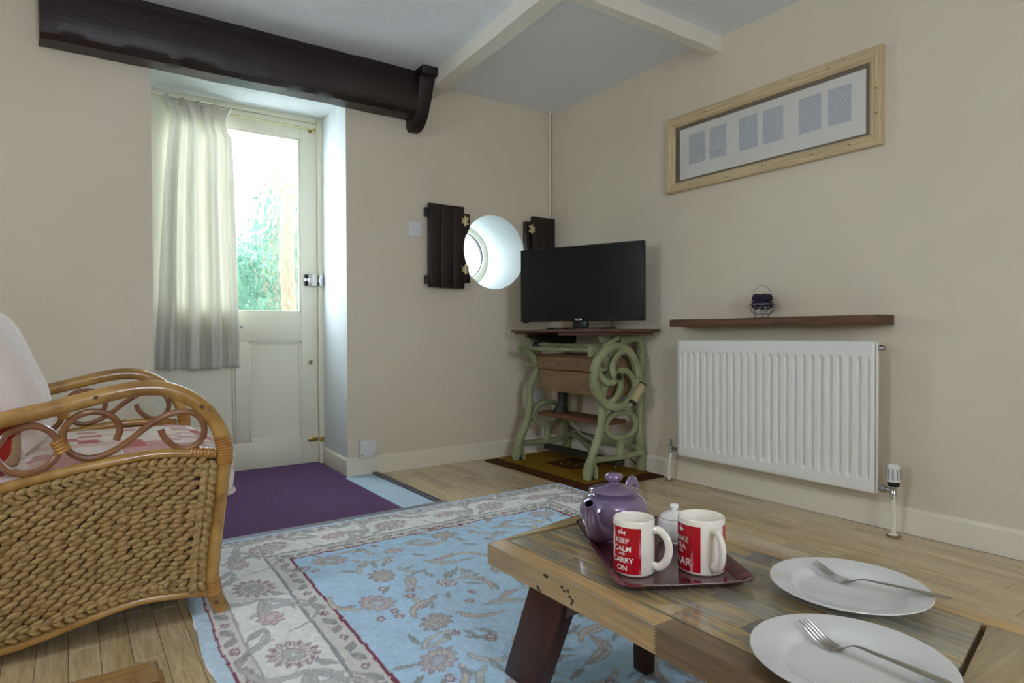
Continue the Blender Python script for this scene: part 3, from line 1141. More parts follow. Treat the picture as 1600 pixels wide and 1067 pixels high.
s = plate('light_switch', -1.063, -0.977, 1.360, 1.447, 'white double light switch on the wall left of the shutter', 'switch')
for xx in (-1.043, -1.013):
    box('rocker', xx, xx + 0.016, -0.014, -0.008, 1.388, 1.418, M['white_plastic'], s, 0.002)
s = plate('junction_box', -1.376, -1.283, 0.104, 0.198, 'white square outlet box above the skirting beside the door alcove', 'outlet', 0.032)
for xx in (-1.366, -1.293):
    MB().lathe([(0, -0.002), (0.004, -0.002), (0.004, 0), (0, 0)], (xx, -0.032, 0.118), 10, 'y').build('screw', M['chrome'], s)
s = plate('wall_socket', -0.205, -0.07, 0.335, 0.42, 'white double socket on the wall behind the sewing machine drawer', 'socket')
for xx in (-0.185, -0.115):
    box('rocker', xx, xx + 0.012, -0.013, -0.008, 0.395, 0.412, M['white_plastic'], s, 0.001)
s = plate('wall_socket', -0.085, -0.015, 0.105, 0.19, 'white single socket low in the corner below the double socket', 'socket')
pg = box('plug', -0.07, -0.035, -0.045, -0.008, 0.125, 0.165, M['grey_plastic'], s, 0.005)
c = MB().tube(spline([(-0.05, -0.05, 0.16), (-0.05, -0.10, 0.25), (-0.06, -0.22, 0.26), (-0.07, -0.36, 0.17), (-0.08, -0.5, 0.135), (-0.09, -0.62, 0.09), (-0.1, -0.72, 0.013)], 6), 0.0035, 6).build('power_cable', M['white_plastic'])
tag(c, 'white mains cable trailing under the sewing machine frame', 'cable')
c = MB().tube(spline([(-0.03, -0.05, 0.15), (-0.02, -0.1, 0.2), (-0.03, -0.3, 0.165), (-0.035, -0.6, 0.14), (-0.03, -0.85, 0.02), (-0.03, -0.9, 0.012)], 6), 0.003, 6).build('power_cable', M['black_plastic'])
tag(c, 'black mains cable trailing under the sewing machine frame', 'cable')
c = MB().tube([(-0.018, -0.012, CZ - 0.01), (-0.018, -0.012, 1.55)], 0.006, 8).lathe([(0, 0), (0.011, 0), (0.011, 0.012), (0, 0.012)], (-0.018, -0.012, CZ - 0.013), 10).build('cable_conduit', M['white_pipe'])
tag(c, 'thin white cable conduit running down the room corner', 'conduit')

# ------------------------------------------------------------------ floor coverings
cp = MB().box(-2.75, -1.302, -0.79, -0.003, -0.003, 0.004).build('entrance_carpet', M['carpet_blue'])
tag(cp, 'pale blue carpet strip beside the purple door mat', 'carpet')
mt = thing('door_mat', (-1.93, -0.15, 0.004), 'dark purple ribbed mat inside the cream door', 'mat')
mb = MB()
for (ya, yb, xa, xb) in ((-0.03, 0.468, DX0 + 0.004, -1.452), (-0.786, -0.03, -2.70, -1.475)):
    mb.box(xa, xb, ya, yb, 0.004, 0.009)
mb.build('mat_base', M['mat_base'], mt)
mr = MB()
k = 0
yy = 0.462
while yy > -0.783:
    xa, xb = (DX0 + 0.006, -1.455) if yy > -0.03 else (-2.695, -1.478)
    mr.box(xa, xb, yy - 0.0100, yy, 0.009, 0.0125)
    yy -= 0.018
r_ = mr.build('ribs', M['mat_purple'], mt, 0.0)
r_['kind'] = 'stuff'
tag(MB().box(-1.302, -1.270, -0.79, -0.002, -0.002, 0.012).build('threshold_strip', M['strip_dark'], None, 0.003), 'dark grey threshold strip between the blue carpet and the wood floor', 'threshold strip')
tag(MB().prism([(-1.270, 0.0005), (-1.256, 0.0005), (-1.258, 0.003), (-1.270, 0.012)], 'xz', -0.79, -0.02).build('edge_trim', M['strip_steel']), 'narrow silver edge trim beside the dark threshold strip', 'trim strip')
tag(MB().prism([(-0.804, 0.0005), (-0.788, 0.0005), (-0.788, 0.013), (-0.793, 0.014), (-0.802, 0.006)], 'yz', -2.75, -1.256).build('edge_trim', M['strip_steel']), 'long silver edge trim between the purple mat and the floral rug', 'trim strip')

cm = thing('corner_mat', (-0.3, -0.53, 0), 'gold and brown coir mat under the green sewing machine table', 'mat')
box('mat_base', -0.588, -0.022, -1.015, -0.072, 0.0005, 0.007, M['mat_brown'], cm, 0.002)
box('gold_field', -0.500, -0.030, -0.915, -0.085, 0.007, 0.0085, M['mat_gold'], cm)
box('brown_square', -0.345, -0.115, -0.62, -0.365, 0.0085, 0.0095, M['mat_brown'], cm)
pr = MB()
pr.tube([(-0.23 + 0.06 * math.cos(a), -0.49 + 0.085 * math.sin(a), 0.0096) for a in [2 * PI * k / 24 for k in range(24)]], 0.005, 4, closed=True, flat=(0.1, 1))
pr.tube(spline([(-0.26, -0.53, 0.0097), (-0.20, -0.52, 0.0097), (-0.25, -0.47, 0.0097), (-0.20, -0.44, 0.0097)], 6), 0.006, 4, flat=(0.1, 1))
pr.build('printed_motif', M['mat_print'], cm)

# ------------------------------------------------------------------ rug (tufted, pattern as yarn colour on a fine pile grid)
RX0, RX1, RY0, RY1 = -2.400, -0.592, -3.30, -0.806
STEP = 0.0045
nx, ny = int((RX1 - RX0) / STEP) + 1, int((RY1 - RY0) / STEP) + 1
gx, gy = np.meshgrid(np.linspace(RX0, RX1, nx), np.linspace(RY0, RY1, ny), indexing='ij')


def L3(h):
    return np.array(lin(h)[:3])


BLUE, CREAM, CRIM, GREY, TAN, MAUVE, PALE, LBLUE, DGREY, PINK = (L3(h) for h in (
    '#BCDAEE', '#F0F0EC', '#8A4A5C', '#B4B2AE', '#CBB9A4', '#A48C94', '#DCDAD4', '#C6DCEA', '#9E9E9E', '#D6BAB6'))
colr = np.tile(BLUE, (nx, ny, 1))
hgt = np.zeros((nx, ny))


def sm_noise(sc, seed):
    r = np.random.default_rng(seed)
    n1, n2 = int((RX1 - RX0) / sc) + 3, int((RY1 - RY0) / sc) + 3
    g = r.random((n1, n2))
    fx, fy_ = (gx - RX0) / sc, (gy - RY0) / sc
    i, j = fx.astype(int), fy_.astype(int)
    a, b_ = fx - i, fy_ - j
    a, b_ = a * a * (3 - 2 * a), b_ * b_ * (3 - 2 * b_)
    return (g[i, j] * (1 - a) + g[i + 1, j] * a) * (1 - b_) + (g[i, j + 1] * (1 - a) + g[i + 1, j + 1] * a) * b_


wob = (sm_noise(0.05, 1) - 0.5) * 0.008
wx, wy = gx + wob, gy + (sm_noise(0.05, 2) - 0.5) * 0.008


def paint(mask, c, carve=0.0):
    if mask.any():
        colr[mask] = c
        if carve:
            hgt[mask] -= carve


dE = np.minimum(np.minimum(wx - RX0, RX1 - wx), np.minimum(wy - RY0, RY1 - wy))
paint(dE < 0.345, CREAM)
for (a, b_, c) in ((0, 0.035, LBLUE), (0.035, 0.041, CRIM), (0.041, 0.088, PALE), (0.088, 0.096, GREY), (0.262, 0.272, DGREY), (0.272, 0.282, PALE), (0.282, 0.335, PALE), (0.335, 0.345, CRIM)):
    paint((dE >= a) & (dE < b_), c, 0.001 if c is CRIM or c is DGREY else 0)


def local(cx, cy, rot):
    dx, dy = wx - cx, wy - cy
    c, s_ = math.cos(rot), math.sin(rot)
    return dx * c + dy * s_, -dx * s_ + dy * c


def flower(cx, cy, r, rot=0.0, n=12, outl=MAUVE, fill=PALE, core=GREY, heart=CRIM, squash=0.75, tips=None):
    u, v = local(cx, cy, rot)
    v = v / squash
    d = np.hypot(u, v)
    a = np.arctan2(v, u)
    pet = r * (0.72 + 0.28 * np.abs(np.cos(a * n / 2)))
    paint(d < pet, outl, 0.0008)
    paint(d < pet - 0.010, fill)
    if tips is not None:
        paint((d < pet - 0.012) & (d > r * 0.62) & (np.abs(np.cos(a * n / 2)) > 0.86), tips)
    lines = (np.abs(np.sin(a * n / 2)) > 0.93) & (d < pet) & (d > r * 0.4)
    paint(lines, outl)
    paint(d < r * 0.45, outl)
    paint(d < r * 0.38, core)
    paint(d < r * 0.20, heart)
    paint(d < r * 0.12, fill)


def leaf(cx, cy, ln, wd, rot, c=GREY, edge=DGREY, bend=0.0):
    u, v = local(cx, cy, rot)
    t = u / ln + 0.5
    ok = (t > 0) & (t < 1)
    prof = wd * np.sin(np.clip(t, 0, 1) * PI) ** 0.8
    vv = v - bend * (t - 0.5) ** 2 * 4
    paint(ok & (np.abs(vv) < prof), edge, 0.0005)
    paint(ok & (np.abs(vv) < prof - 0.005), c)
    paint(ok & (np.abs(vv) < 0.003), edge)


def curl(cx, cy, r, a0, a1, wd, c=TAN, taper=True, edge=None):
    dx, dy = wx - cx, wy - cy
    d = np.hypot(dx, dy)
    a = np.mod(np.arctan2(dy, dx) - a0, 2 * PI)
    t = a / (a1 - a0)
    ok = (t >= 0) & (t <= 1)
    w_ = wd * (np.sin(np.clip(t, 0, 1) * PI) ** 0.7 if taper else 1.0)
    if edge is not None:
        paint(ok & (np.abs(d - r) < w_ + 0.004), edge, 0.0006)
    paint(ok & (np.abs(d - r) < w_), c)


rr = random.Random(11)
# guard stripe motifs
def along_border(off, step, fn):
    per = [((RX0 + off, RY0 + off), (RX0 + off, RY1 - off)), ((RX0 + off, RY1 - off), (RX1 - off, RY1 - off)), ((RX1 - off, RY1 - off), (RX1 - off, RY0 + off))]
    i = 0
    for (p, q) in per:
        Ld = math.hypot(q[0] - p[0], q[1] - p[1])
        k = max(1, round(Ld / step))
        for j in range(k):
            t = (j + 0.5) / k
            fn(p[0] + (q[0] - p[0]) * t, p[1] + (q[1] - p[1]) * t, math.atan2(q[1] - p[1], q[0] - p[0]), i)
            i += 1


def guard(cx, cy, a, i):
    if i % 3 == 0:
        flower(cx, cy, 0.018, a, 6, MAUVE, PINK, PALE, CRIM)
    else:
        leaf(cx, cy, 0.055, 0.014, a + (0.5 if i % 2 else -0.5), GREY, DGREY)


along_border(0.064, 0.055, guard)
along_border(0.308, 0.055, guard)


def border(cx, cy, a, i):
    sgn = 1 if i % 2 else -1
    nx_, ny_ = -math.sin(a), math.cos(a)
    # vine
    curl(cx + nx_ * 0.02 * sgn, cy + ny_ * 0.02 * sgn, 0.105, a + (0 if sgn > 0 else PI), a + (PI if sgn > 0 else 2 * PI), 0.0045, GREY, False)
    curl(cx - math.cos(a) * 0.02 + nx_ * 0.03 * sgn, cy - math.sin(a) * 0.02 + ny_ * 0.03 * sgn, 0.085, a + 1.2 * sgn, a + 1.2 * sgn + 2.3, 0.010, L3('#C2BEBC'), True, DGREY)
    if i % 2:
        flower(cx, cy, 0.078, a + 0.3, 14, MAUVE, PALE, GREY, L3('#8CA0AC'), 0.8, tips=L3('#8A4656'))
    else:
        flower(cx, cy, 0.050, a, 8, MAUVE, PINK, L3('#C9B5B2'), PALE, 0.75)
        leaf(cx + math.cos(a) * 0.085, cy + math.sin(a) * 0.085, 0.11, 0.02, a + 0.25 * sgn, GREY, DGREY, 0.01)
    leaf(cx + math.cos(a) * 0.10 + nx_ * 0.05 * sgn, cy + math.sin(a) * 0.10 + ny_ * 0.05 * sgn, 0.17, 0.014, a - 0.6 * sgn, L3('#C4C2C0'), DGREY, 0.03)
    leaf(cx - math.cos(a) * 0.08 - nx_ * 0.055 * sgn, cy - math.sin(a) * 0.08 - ny_ * 0.055 * sgn, 0.08, 0.012, a + 0.7 * sgn, GREY, DGREY)


along_border(0.178, 0.245, border)
# field: large flowers on a loose lattice, with curls, sprigs and leaves between
FX0, FX1, FY1 = RX0 + 0.36, RX1 - 0.36, RY1 - 0.36
k = 0
for iy in range(9):
    for ix in range(5):
        cx = FX0 + 0.09 + ix * 0.235 + (0.11 if iy % 2 else 0) + rr.uniform(-0.03, 0.03)
        cy = FY1 - 0.08 - iy * 0.205 + rr.uniform(-0.03, 0.03)
        if cx > FX1 - 0.02 or cy < RY0 + 0.4:
            continue
        k += 1
        a = rr.uniform(0, 6.28)
        curl(cx + 0.075 * math.cos(a), cy + 0.075 * math.sin(a), 0.085, a + 0.5, a + 0.5 + rr.uniform(1.6, 2.4), 0.007, L3('#D4C4B2'), True, L3('#A08A84'))
        curl(cx - 0.09 * math.cos(a), cy - 0.06 * math.sin(a), 0.07, a + 3.4, a + 5.2, 0.007, L3('#C8C4BC'), True, DGREY)
        kind = (ix + 2 * iy) % 4
        if kind == 0:
            flower(cx, cy, 0.066, a, 11, MAUVE, L3('#CDBFB0'), GREY, BLUE, 0.75, tips=L3('#B9A49A'))
        elif kind == 1:
            flower(cx, cy, 0.040, a, 8, MAUVE, PALE, PINK, CRIM, 0.7)
        elif kind == 2:
            flower(cx, cy, 0.058, a, 9, L3('#9A8C86'), L3('#C4BBAE'), TAN, MAUVE, 0.8, tips=L3('#9C6A72'))
        else:
            leaf(cx, cy, 0.15, 0.020, a, L3('#C6C2B8'), DGREY, 0.02)
            leaf(cx + 0.03, cy + 0.04, 0.10, 0.016, a + 0.8, TAN, MAUVE, 0.01)
        for q in range(6):
            b_ = rr.uniform(0, 6.28)
            dd_ = rr.uniform(0.085, 0.125)
            px_, py_ = cx + dd_ * math.cos(b_), cy + dd_ * math.sin(b_)
            if rr.random() < 0.35:
                flower(px_, py_, 0.018, b_, 5, L3('#9A7072'), PINK, PALE, CRIM, 0.8)
            else:
                leaf(px_, py_, rr.uniform(0.045, 0.08), 0.009, b_, L3('#C4C6C2'), L3('#94928E'))
# soften the motifs towards the ground they sit on, as worn wool does
base = np.where((dE < 0.345)[..., None], CREAM, BLUE)
soft = ((dE > 0.096) & (dE < 0.262)) | (dE > 0.345)
colr = np.where(soft[..., None], colr * 0.78 + base * 0.22, colr)
fade = sm_noise(0.02, 5)[..., None] * 0.12 + sm_noise(0.009, 6)[..., None] * 0.14
colr = colr * (0.87 + fade)
hgt += (sm_noise(0.012, 8) - 0.5) * 0.0035 + (rng.random((nx, ny)) - 0.5) * 0.0016
edge_in = np.minimum(np.minimum(gx - RX0, RX1 - gx), np.minimum(gy - RY0, RY1 - gy))
zz = 0.0105 + hgt - 0.009 * np.exp(-edge_in / 0.006)
xs = gx + wob * 0.6 + (sm_noise(0.18, 3) - 0.5) * 0.02 * np.exp(-edge_in / 0.2)
xs = xs + 0.032 * (gy + 0.806)
V = np.stack([xs, gy, np.maximum(zz, 0.0012)], -1).reshape(-1, 3)
org = np.array([(RX0 + RX1) / 2, (RY0 + RY1) / 2, 0.0])
me = bpy.data.meshes.new('floral_rug')
idx = np.arange(nx * ny).reshape(nx, ny)
Q = np.stack([idx[:-1, :-1], idx[1:, :-1], idx[1:, 1:], idx[:-1, 1:]], -1).reshape(-1, 4)
me.vertices.add(len(V))
me.vertices.foreach_set('co', (V - org).astype(np.float32).ravel())
me.loops.add(Q.size)
me.loops.foreach_set('vertex_index', Q.astype(np.int32).ravel())
me.polygons.add(len(Q))
me.polygons.foreach_set('loop_start', (np.arange(len(Q)) * 4).astype(np.int32))
me.update(calc_edges=True)
me.polygons.foreach_set('use_smooth', [True] * len(Q))
ca = me.color_attributes.new('yarn', 'FLOAT_COLOR', 'POINT')
ca.data.foreach_set('color', np.concatenate([colr.reshape(-1, 3), np.ones((nx * ny, 1))], 1).astype(np.float32).ravel())
t = NT('tufted_wool_rug')
at = t.n('ShaderNodeAttribute', attribute_name='yarn')
t.set(0.95, 0, 0.1, 0, at.outputs['Color'])
t.bump(t.noise(350, t.coords(), 2), 0.4, 0.003)
me.materials.append(t.m)
rug = link('floral_rug', me, org)
tag(rug, 'pale blue floral tufted rug with a cream border, under the coffee table', 'rug')

# ------------------------------------------------------------------ radiator
RYa, RYb, RZa, RZb = -2.168, -1.180, 0.151, 0.752
rad = thing('radiator', (-0.08, (RYa + RYb) / 2, RZa), 'white ribbed panel radiator on the wall under the brown shelf', 'radiator')
NY, NZ = 420, 90
ys = np.linspace(RYa + 0.004, RYb - 0.004, NY)
zs = np.linspace(RZa + 0.004, RZb - 0.004, NZ)
YY, ZZ = np.meshgrid(ys, zs, indexing='ij')
nr = 24
pitch = (RYb - RYa - 0.05) / nr
ph = (YY - RYa - 0.025) / pitch
fr_ = np.abs(ph - np.floor(ph) - 0.5) * 2          # 0 at rib centre, 1 in the groove
g = np.clip((fr_ - 0.45) / 0.4, 0, 1)
g = g * g * (3 - 2 * g)
inside = np.clip((np.minimum(YY - RYa - 0.02, RYb - 0.02 - YY)) / 0.008, 0, 1)
zin = np.clip(np.minimum(ZZ - RZa - 0.052 , RZb - 0.058 - ZZ) / 0.016, 0, 1)
edge_r = np.exp(-np.minimum(np.minimum(YY - RYa, RYb - YY), np.minimum(ZZ - RZa, RZb - ZZ)) / 0.006) * 0.010
depth = -0.110 + 0.0125 * g * inside * zin * (ph > 0) * (ph < nr) + edge_r
# rows outside ribs stay flat
V = np.stack([depth, YY, ZZ], -1).reshape(-1, 3)
idx = np.arange(NY * NZ).reshape(NY, NZ)
Q = np.stack([idx[:-1, :-1], idx[1:, :-1], idx[1:, 1:], idx[:-1, 1:]], -1).reshape(-1, 4)
MB().add(V.tolist(), Q.tolist()).build('front_panel', M['white_enamel'], rad, sharp=180)
MB().box(-0.0965, -0.088, RYa + .004, RYb - .004, RZa + .006, RZb - 0.004).build('body', M['white_enamel'], rad, 0.004)
for yy in (RYa, RYb):
    MB().box(-0.103, -0.088, yy - 0.003, yy + 0.003, RZa + 0.004, RZb - 0.004).build('side_cap', M['white_enamel'], rad, 0.002)
MB().box(-0.088, -0.045, RYa + 0.07, RYb - 0.07, RZa + 0.05, RZb - 0.05).build('convector_fins', M['white_enamel'], rad)
tg = MB().box(-0.103, -0.088, RYa, RYb, RZb - 0.006, RZb + 0.001)
tg.build('top_cap', M['white_enamel'], rad, 0.002)
for yy in (-2.0, -1.3):
    MB().box(-0.045, -0.002, yy - 0.02, yy + 0.02, 0.2, 0.7).build('wall_bracket', M['white_enamel'], rad, 0.002)
for (yy, zz_) in ((RYa - 0.012, 0.727),):
    MB().lathe([(0, -0.014), (0.007, -0.014), (0.010, -0.006), (0.010, 0.012), (0, 0.012)], (-0.090, yy, zz_), 12, 'y').build('bleed_valve', M['steel'], rad)
# thermostatic valve on the near side
vx, vy = -0.088, -2.226
v_ = MB()
v_.lathe([(0, 0), (0.024, 0), (0.024, 0.004), (0.010, 0.010), (0.0085, 0.012), (0.0085, 0.155), (0, 0.155)], (vx, vy, 0.0), 18)
p1 = v_.build('feed_pipe', M['white_pipe'], rad)
MB().lathe([(0.0, 0), (0.025, 0), (0.025, 0.006), (0.010, 0.007), (0, 0.007)], (vx, vy, 0.0), 20).build('pipe_collar', M['drawer'], rad)
MB().lathe([(0, 0.145), (0.013, 0.145), (0.014, 0.165), (0.012, 0.168), (0.012, 0.195), (0, 0.195)], (vx, vy, 0), 16).tube([(vx, vy, 0.176), (vx, -2.174, 0.176)], 0.011, 12).lathe([(0, -0.008), (0.016, -0.008), (0.016, 0.010), (0, 0.010)], (vx, -2.192, 0.176), 8, 'y').build('valve_body', M['chrome'], rad)
th = MB().lathe([(0, 0.212), (0.022, 0.212), (0.024, 0.222), (0.0235, 0.255), (0.021, 0.272), (0.014, 0.279), (0, 0.280)], (vx, vy, 0), 24).build('thermostat_head', M['white_plastic'], rad)
MB().lathe([(0, 0.194), (0.020, 0.194), (0.022, 0.212), (0, 0.212)], (vx, vy, 0), 24).build('black_collar', M['black_plastic'], th)
for k in range(10):
    a = 2 * PI * k / 10
    MB().box(-0.002, 0.002, 0.0228, 0.0255, 0.222, 0.262, Matrix.Translation((vx, vy, 0)) @ Matrix.Rotation(a, 4, 'Z')).build('grip_rib', M['grey_plastic'], th)
# lockshield side
ux, uy = -0.070, -1.105
MB().tube(spline([(ux + 0.0, uy + 0.012, 0.0), (ux - 0.004, uy + 0.008, 0.09), (ux - .006, uy - 0.004, 0.14), (ux - .006, uy - 0.006, 0.165)], 5), 0.0095, 12).build('return_pipe', M['white_pipe'], rad)
MB().lathe([(0, 0), (0.022, 0), (0.022, 0.006), (0, 0.007)], (ux, uy + 0.012, 0), 18).build('pipe_collar', M['drawer'], rad)
MB().lathe([(0, 0.155), (0.012, 0.155), (0.012, 0.19), (0.007, 0.195), (0.006, 0.225), (0, 0.226)], (ux - .006, uy - .006, 0), 14).tube([(ux - .006, uy - .006, 0.178), (ux - .006, RYb - 0.004, 0.178)], 0.010, 10).build('lockshield_valve', M['chrome'], rad)

# shelf over the radiator
sh = MB()
R = []
NS = 44
for i in range(NS + 1):
    yy = -2.186 + (2.186 - 1.153) * i / NS
    q = mnoise.noise(Vector((yy * 3, 1, 4)))
    zt, zb = 0.858 + 0.002 * q, 0.820 + 0.002 * mnoise.noise(Vector((yy * 5, 7, 1)))
    xf = -0.135 + 0.004 * mnoise.noise(Vector((yy * 6, 2, 8)))
    R.append([(0, yy, zb), (xf + 0.004, yy, zb), (xf, yy, zb + 0.006), (xf + 0.001 + 0.003 * mnoise.noise(Vector((yy * 20, 0, 0))), yy, (zt + zb) / 2), (xf, yy, zt - 0.005), (xf + 0.005, yy, zt), (0, yy, zt)])
sh.rings(R)
tag(sh.build('wall_shelf', M['shelf'], sharp=40), 'rustic brown wooden plank shelf fixed above the radiator', 'shelf')

# wire basket with dark balls
bx, by, bz = -0.072, -1.648, 0.8575
bk = thing('wire_basket', (bx, by, bz), 'small silver wire basket of dark balls on the brown shelf', 'basket')
def hoop(r, z, th_, name, seg=32):
    return MB().tube([(bx + r * math.cos(2 * PI * k / seg), by + r * math.sin(2 * PI * k / seg), bz + z) for k in range(seg)], th_, 6, closed=True).build(name, M['basket_wire'], bk)
hoop(0.055, 0.062, 0.0022, 'rim')
hoop(0.052, 0.046, 0.0016, 'hoop')
hoop(0.034, 0.016, 0.0016, 'base_hoop')
for k in range(11):
    a = 2 * PI * k / 11
    a2 = a + 0.30
    P = [(0.034, 0.016, a), (0.050, 0.032, a + .1), (0.055, 0.050, a + 0.2), (0.055, 0.062, a2)]
    MB().tube(spline([(bx + r * math.cos(q), by + r * math.sin(q), bz + z) for r, z, q in P], 3), 0.0013, 5).build('wire', M['basket_wire'], bk)
for k in range(3):
    a = 2 * PI * k / 3 + 0.5
    MB().tube([(bx + 0.030 * math.cos(a), by + 0.030 * math.sin(a), bz + 0.017), (bx + 0.032 * math.cos(a), by + 0.032 * math.sin(a), bz + 0.004)], 0.002, 6).ellipsoid((bx + 0.032 * math.cos(a), by + 0.032 * math.sin(a), bz + 0.0045), (0.0045, 0.0045, 0.0045), 8, 5).build('foot', M['basket_wire'], bk)
hd = [(bx, by - 0.056 * math.cos(PI * k / 20), bz + 0.062 + 0.088 * math.sin(PI * k / 20)) for k in range(21)]
MB().tube(hd, 0.0015, 6).build('handle', M['basket_wire'], bk)
ball0 = MB().ellipsoid((0, 0, 0), (0.0205, 0.0205, 0.0205), 14, 9).build('potpourri_ball', M['ball'])
bmesh_ = ball0.data
bpy.data.objects.remove(ball0)
LOWER = ['dark purple ball low in the wire basket at its front left', 'dark purple ball low in the wire basket at its front right', 'dark purple ball low in the wire basket at its right end',
         'dark purple ball low in the wire basket, back right against the wall', 'dark purple ball low in the wire basket, back left against the wall', 'dark purple ball low in the wire basket at its left end']
UPPER = ['dark purple ball on top of the basket heap, front left', 'dark purple ball on top of the basket heap, front right', 'dark purple ball on top of the basket heap, back right', 'dark purple ball on top of the basket heap, back left']
for k in range(6):
    a = -2.6 + 2 * PI * k / 6
    o = link('potpourri_ball', bmesh_, (bx + 0.030 * math.cos(a), by + 0.030 * math.sin(a), bz + 0.040))
    tag(o, LOWER[k], 'ball', 'balls in the lower ring of the basket')
for k in range(4):
    a = -2.2 + 2 * PI * k / 4
    o = link('potpourri_ball', bmesh_, (bx + 0.024 * math.cos(a), by + 0.028 * math.sin(a), bz + 0.070))
    tag(o, UPPER[k], 'ball', 'balls heaped on top of the basket')

# ------------------------------------------------------------------ framed picture
pf = thing('picture_frame', (-0.015, -1.598, 1.541), 'long pine frame with six printed pages hung on the right wall', 'picture')
FY0, FY1_, FZ0, FZ1 = -2.148, -1.036, 1.541, 1.940
FWd = 0.052
prof = [(0, 0), (-0.030, 0.0), (-0.034, 0.006), (-0.030, 0.014), (-0.030, 0.024), (-0.026, 0.028), (-0.024, 0.040), (-0.018, 0.046), (-0.014, FWd), (0, FWd)]


def rail(y0, z0, y1, z1, ny_, nz_, mat):
    # profile swept along the outer edge, mitred; (ny,nz) points inwards
    d = Vector((0, y1 - y0, z1 - z0)).normalized()
    A_ = [Vector((p[0], y0 + ny_ * p[1], z0 + nz_ * p[1])) + d * p[1] for p in prof]
    B_ = [Vector((p[0], y1 + ny_ * p[1], z1 + nz_ * p[1])) - d * p[1] for p in prof]
    k = len(prof)
    m = MB().add(A_ + B_, [tuple(range(k)), tuple(range(k, 2 * k))[::-1]] + [(i, (i + 1) % k, k + (i + 1) % k, k + i) for i in range(k)])
    return m.build('frame_rail', mat, pf, sharp=20)


rail(FY0, FZ0, FY1_, FZ0, 0, 1, M['pine_frame'])
rail(FY0, FZ1, FY1_, FZ1, 0, -1, M['pine_frame'])
rail(FY0, FZ0, FY0, FZ1, 1, 0, M['pine_frame_z'])
rail(FY1_, FZ0, FY1_, FZ1, -1, 0, M['pine_frame_z'])
for (yy, zz_) in ((-1.12, 1.927), (-1.29, 1.918), (-1.5, 1.930), (-1.76, 1.922), (-1.93, 1.915), (-2.0, 1.928), (-1.2, 1.566), (-1.42, 1.557), (-1.62, 1.572), (-1.86, 1.566), (-2.02, 1.57), (-2.126, 1.77), (-2.130, 1.67), (-1.05, 1.74)):
    MB().ellipsoid((-0.0305, yy, zz_), (0.0010, 0.006, 0.0035), 10, 5).build('knot', M['frame_knot'], pf)
box('mount', FY0 and -0.010, -0.006, FY0 + 0.03, FY1_ - 0.03, FZ0 + 0.03, FZ1 - 0.03, M['mount'], pf)
box('paper', -0.0112, -0.0095, -2.080, -1.118, 1.604, 1.868, M['paper'], pf)
for (a, b_) in ((-1.281, -1.179), (-1.408, -1.309), (-1.583, -1.482), (-1.714, -1.610), (-1.892, -1.789), (-2.021, -1.923)):
    box('printed_page', -0.0118, -0.0111, a, b_, 1.672, 1.828, M['page'], pf)
box('glass', -0.0150, -0.0130, FY0 + 0.045, FY1_ - 0.045, FZ0 + 0.045, FZ1 - 0.045, M['picture_glass'], pf)

# ------------------------------------------------------------------ treadle sewing machine table
sw = thing('sewing_machine_table', (-0.24, -0.55, 0.007), 'antique sewing machine table with green iron treadle frame and wooden top', 'table')
GZ = 0.0085
TZ = 0.792
box('table_top', -0.452, -0.022, -0.99, -0.165, TZ + 0.004, TZ + 0.02, M['machine_top'], sw, 0.003)
box('under_board', -0.43, -0.05, -0.965, -0.60, TZ - 0.014, TZ + 0.004, M['machine_top'], sw, 0.003)
box('under_board', -0.44, -0.05, -0.30, -0.185, TZ - 0.010, TZ + 0.004, M['machine_top'], sw, 0.003)


def bar(pts, w_, t_, name, mat=None, par=None, n=7, y=None):
    """flat cast bar along an x-z path in the plane y (w_ in plane, t_ across)"""
    P = spline([(p[0], y, p[1]) for p in pts], n)
    R = []
    m = len(P)
    for i in range(m):
        a, b_ = P[max(0, i - 1)], P[min(m - 1, i + 1)]
        d = (b_ - a).normalized()
        nn = Vector((-d.z, 0, d.x))
        ww = w_[0] + (w_[1] - w_[0]) * i / (m - 1) if isinstance(w_, tuple) else w_
        h = ww / 2
        R.append([P[i] + nn * h * 0.6 + Vector((0, -t_ / 2, 0)), P[i] - nn * h * 0.6 + Vector((0, -t_ / 2, 0)), P[i] - nn * h + Vector((0, -t_ / 4, 0)), P[i] - nn * h + Vector((0, t_ / 2, 0)), P[i] + nn * h + Vector((0, t_ / 2, 0)), P[i] + nn * h + Vector((0, -t_ / 4, 0))])
    return MB().rings(R).build(name, mat or M['iron'], par or sw, sharp=50)


def oval_ring(cx, cz, rx, rz, y, w_, t_, name, par):
    R = []
    for k in range(32):
        a = 2 * PI * k / 32
        c, s_ = math.cos(a), math.sin(a)
        R.append([(cx + (rx + dx) * c, y + dy, cz + (rz + dx) * s_) for dx, dy in ((-w_ / 2, t_ / 2), (-w_ / 2, -t_ / 4), (-w_ / 4, -t_ / 2), (w_ / 4, -t_ / 2), (w_ / 2, -t_ / 4), (w_ / 2, t_ / 2))])
    return MB().rings(R, closed=True).build(name, M['iron'], par, sharp=50)


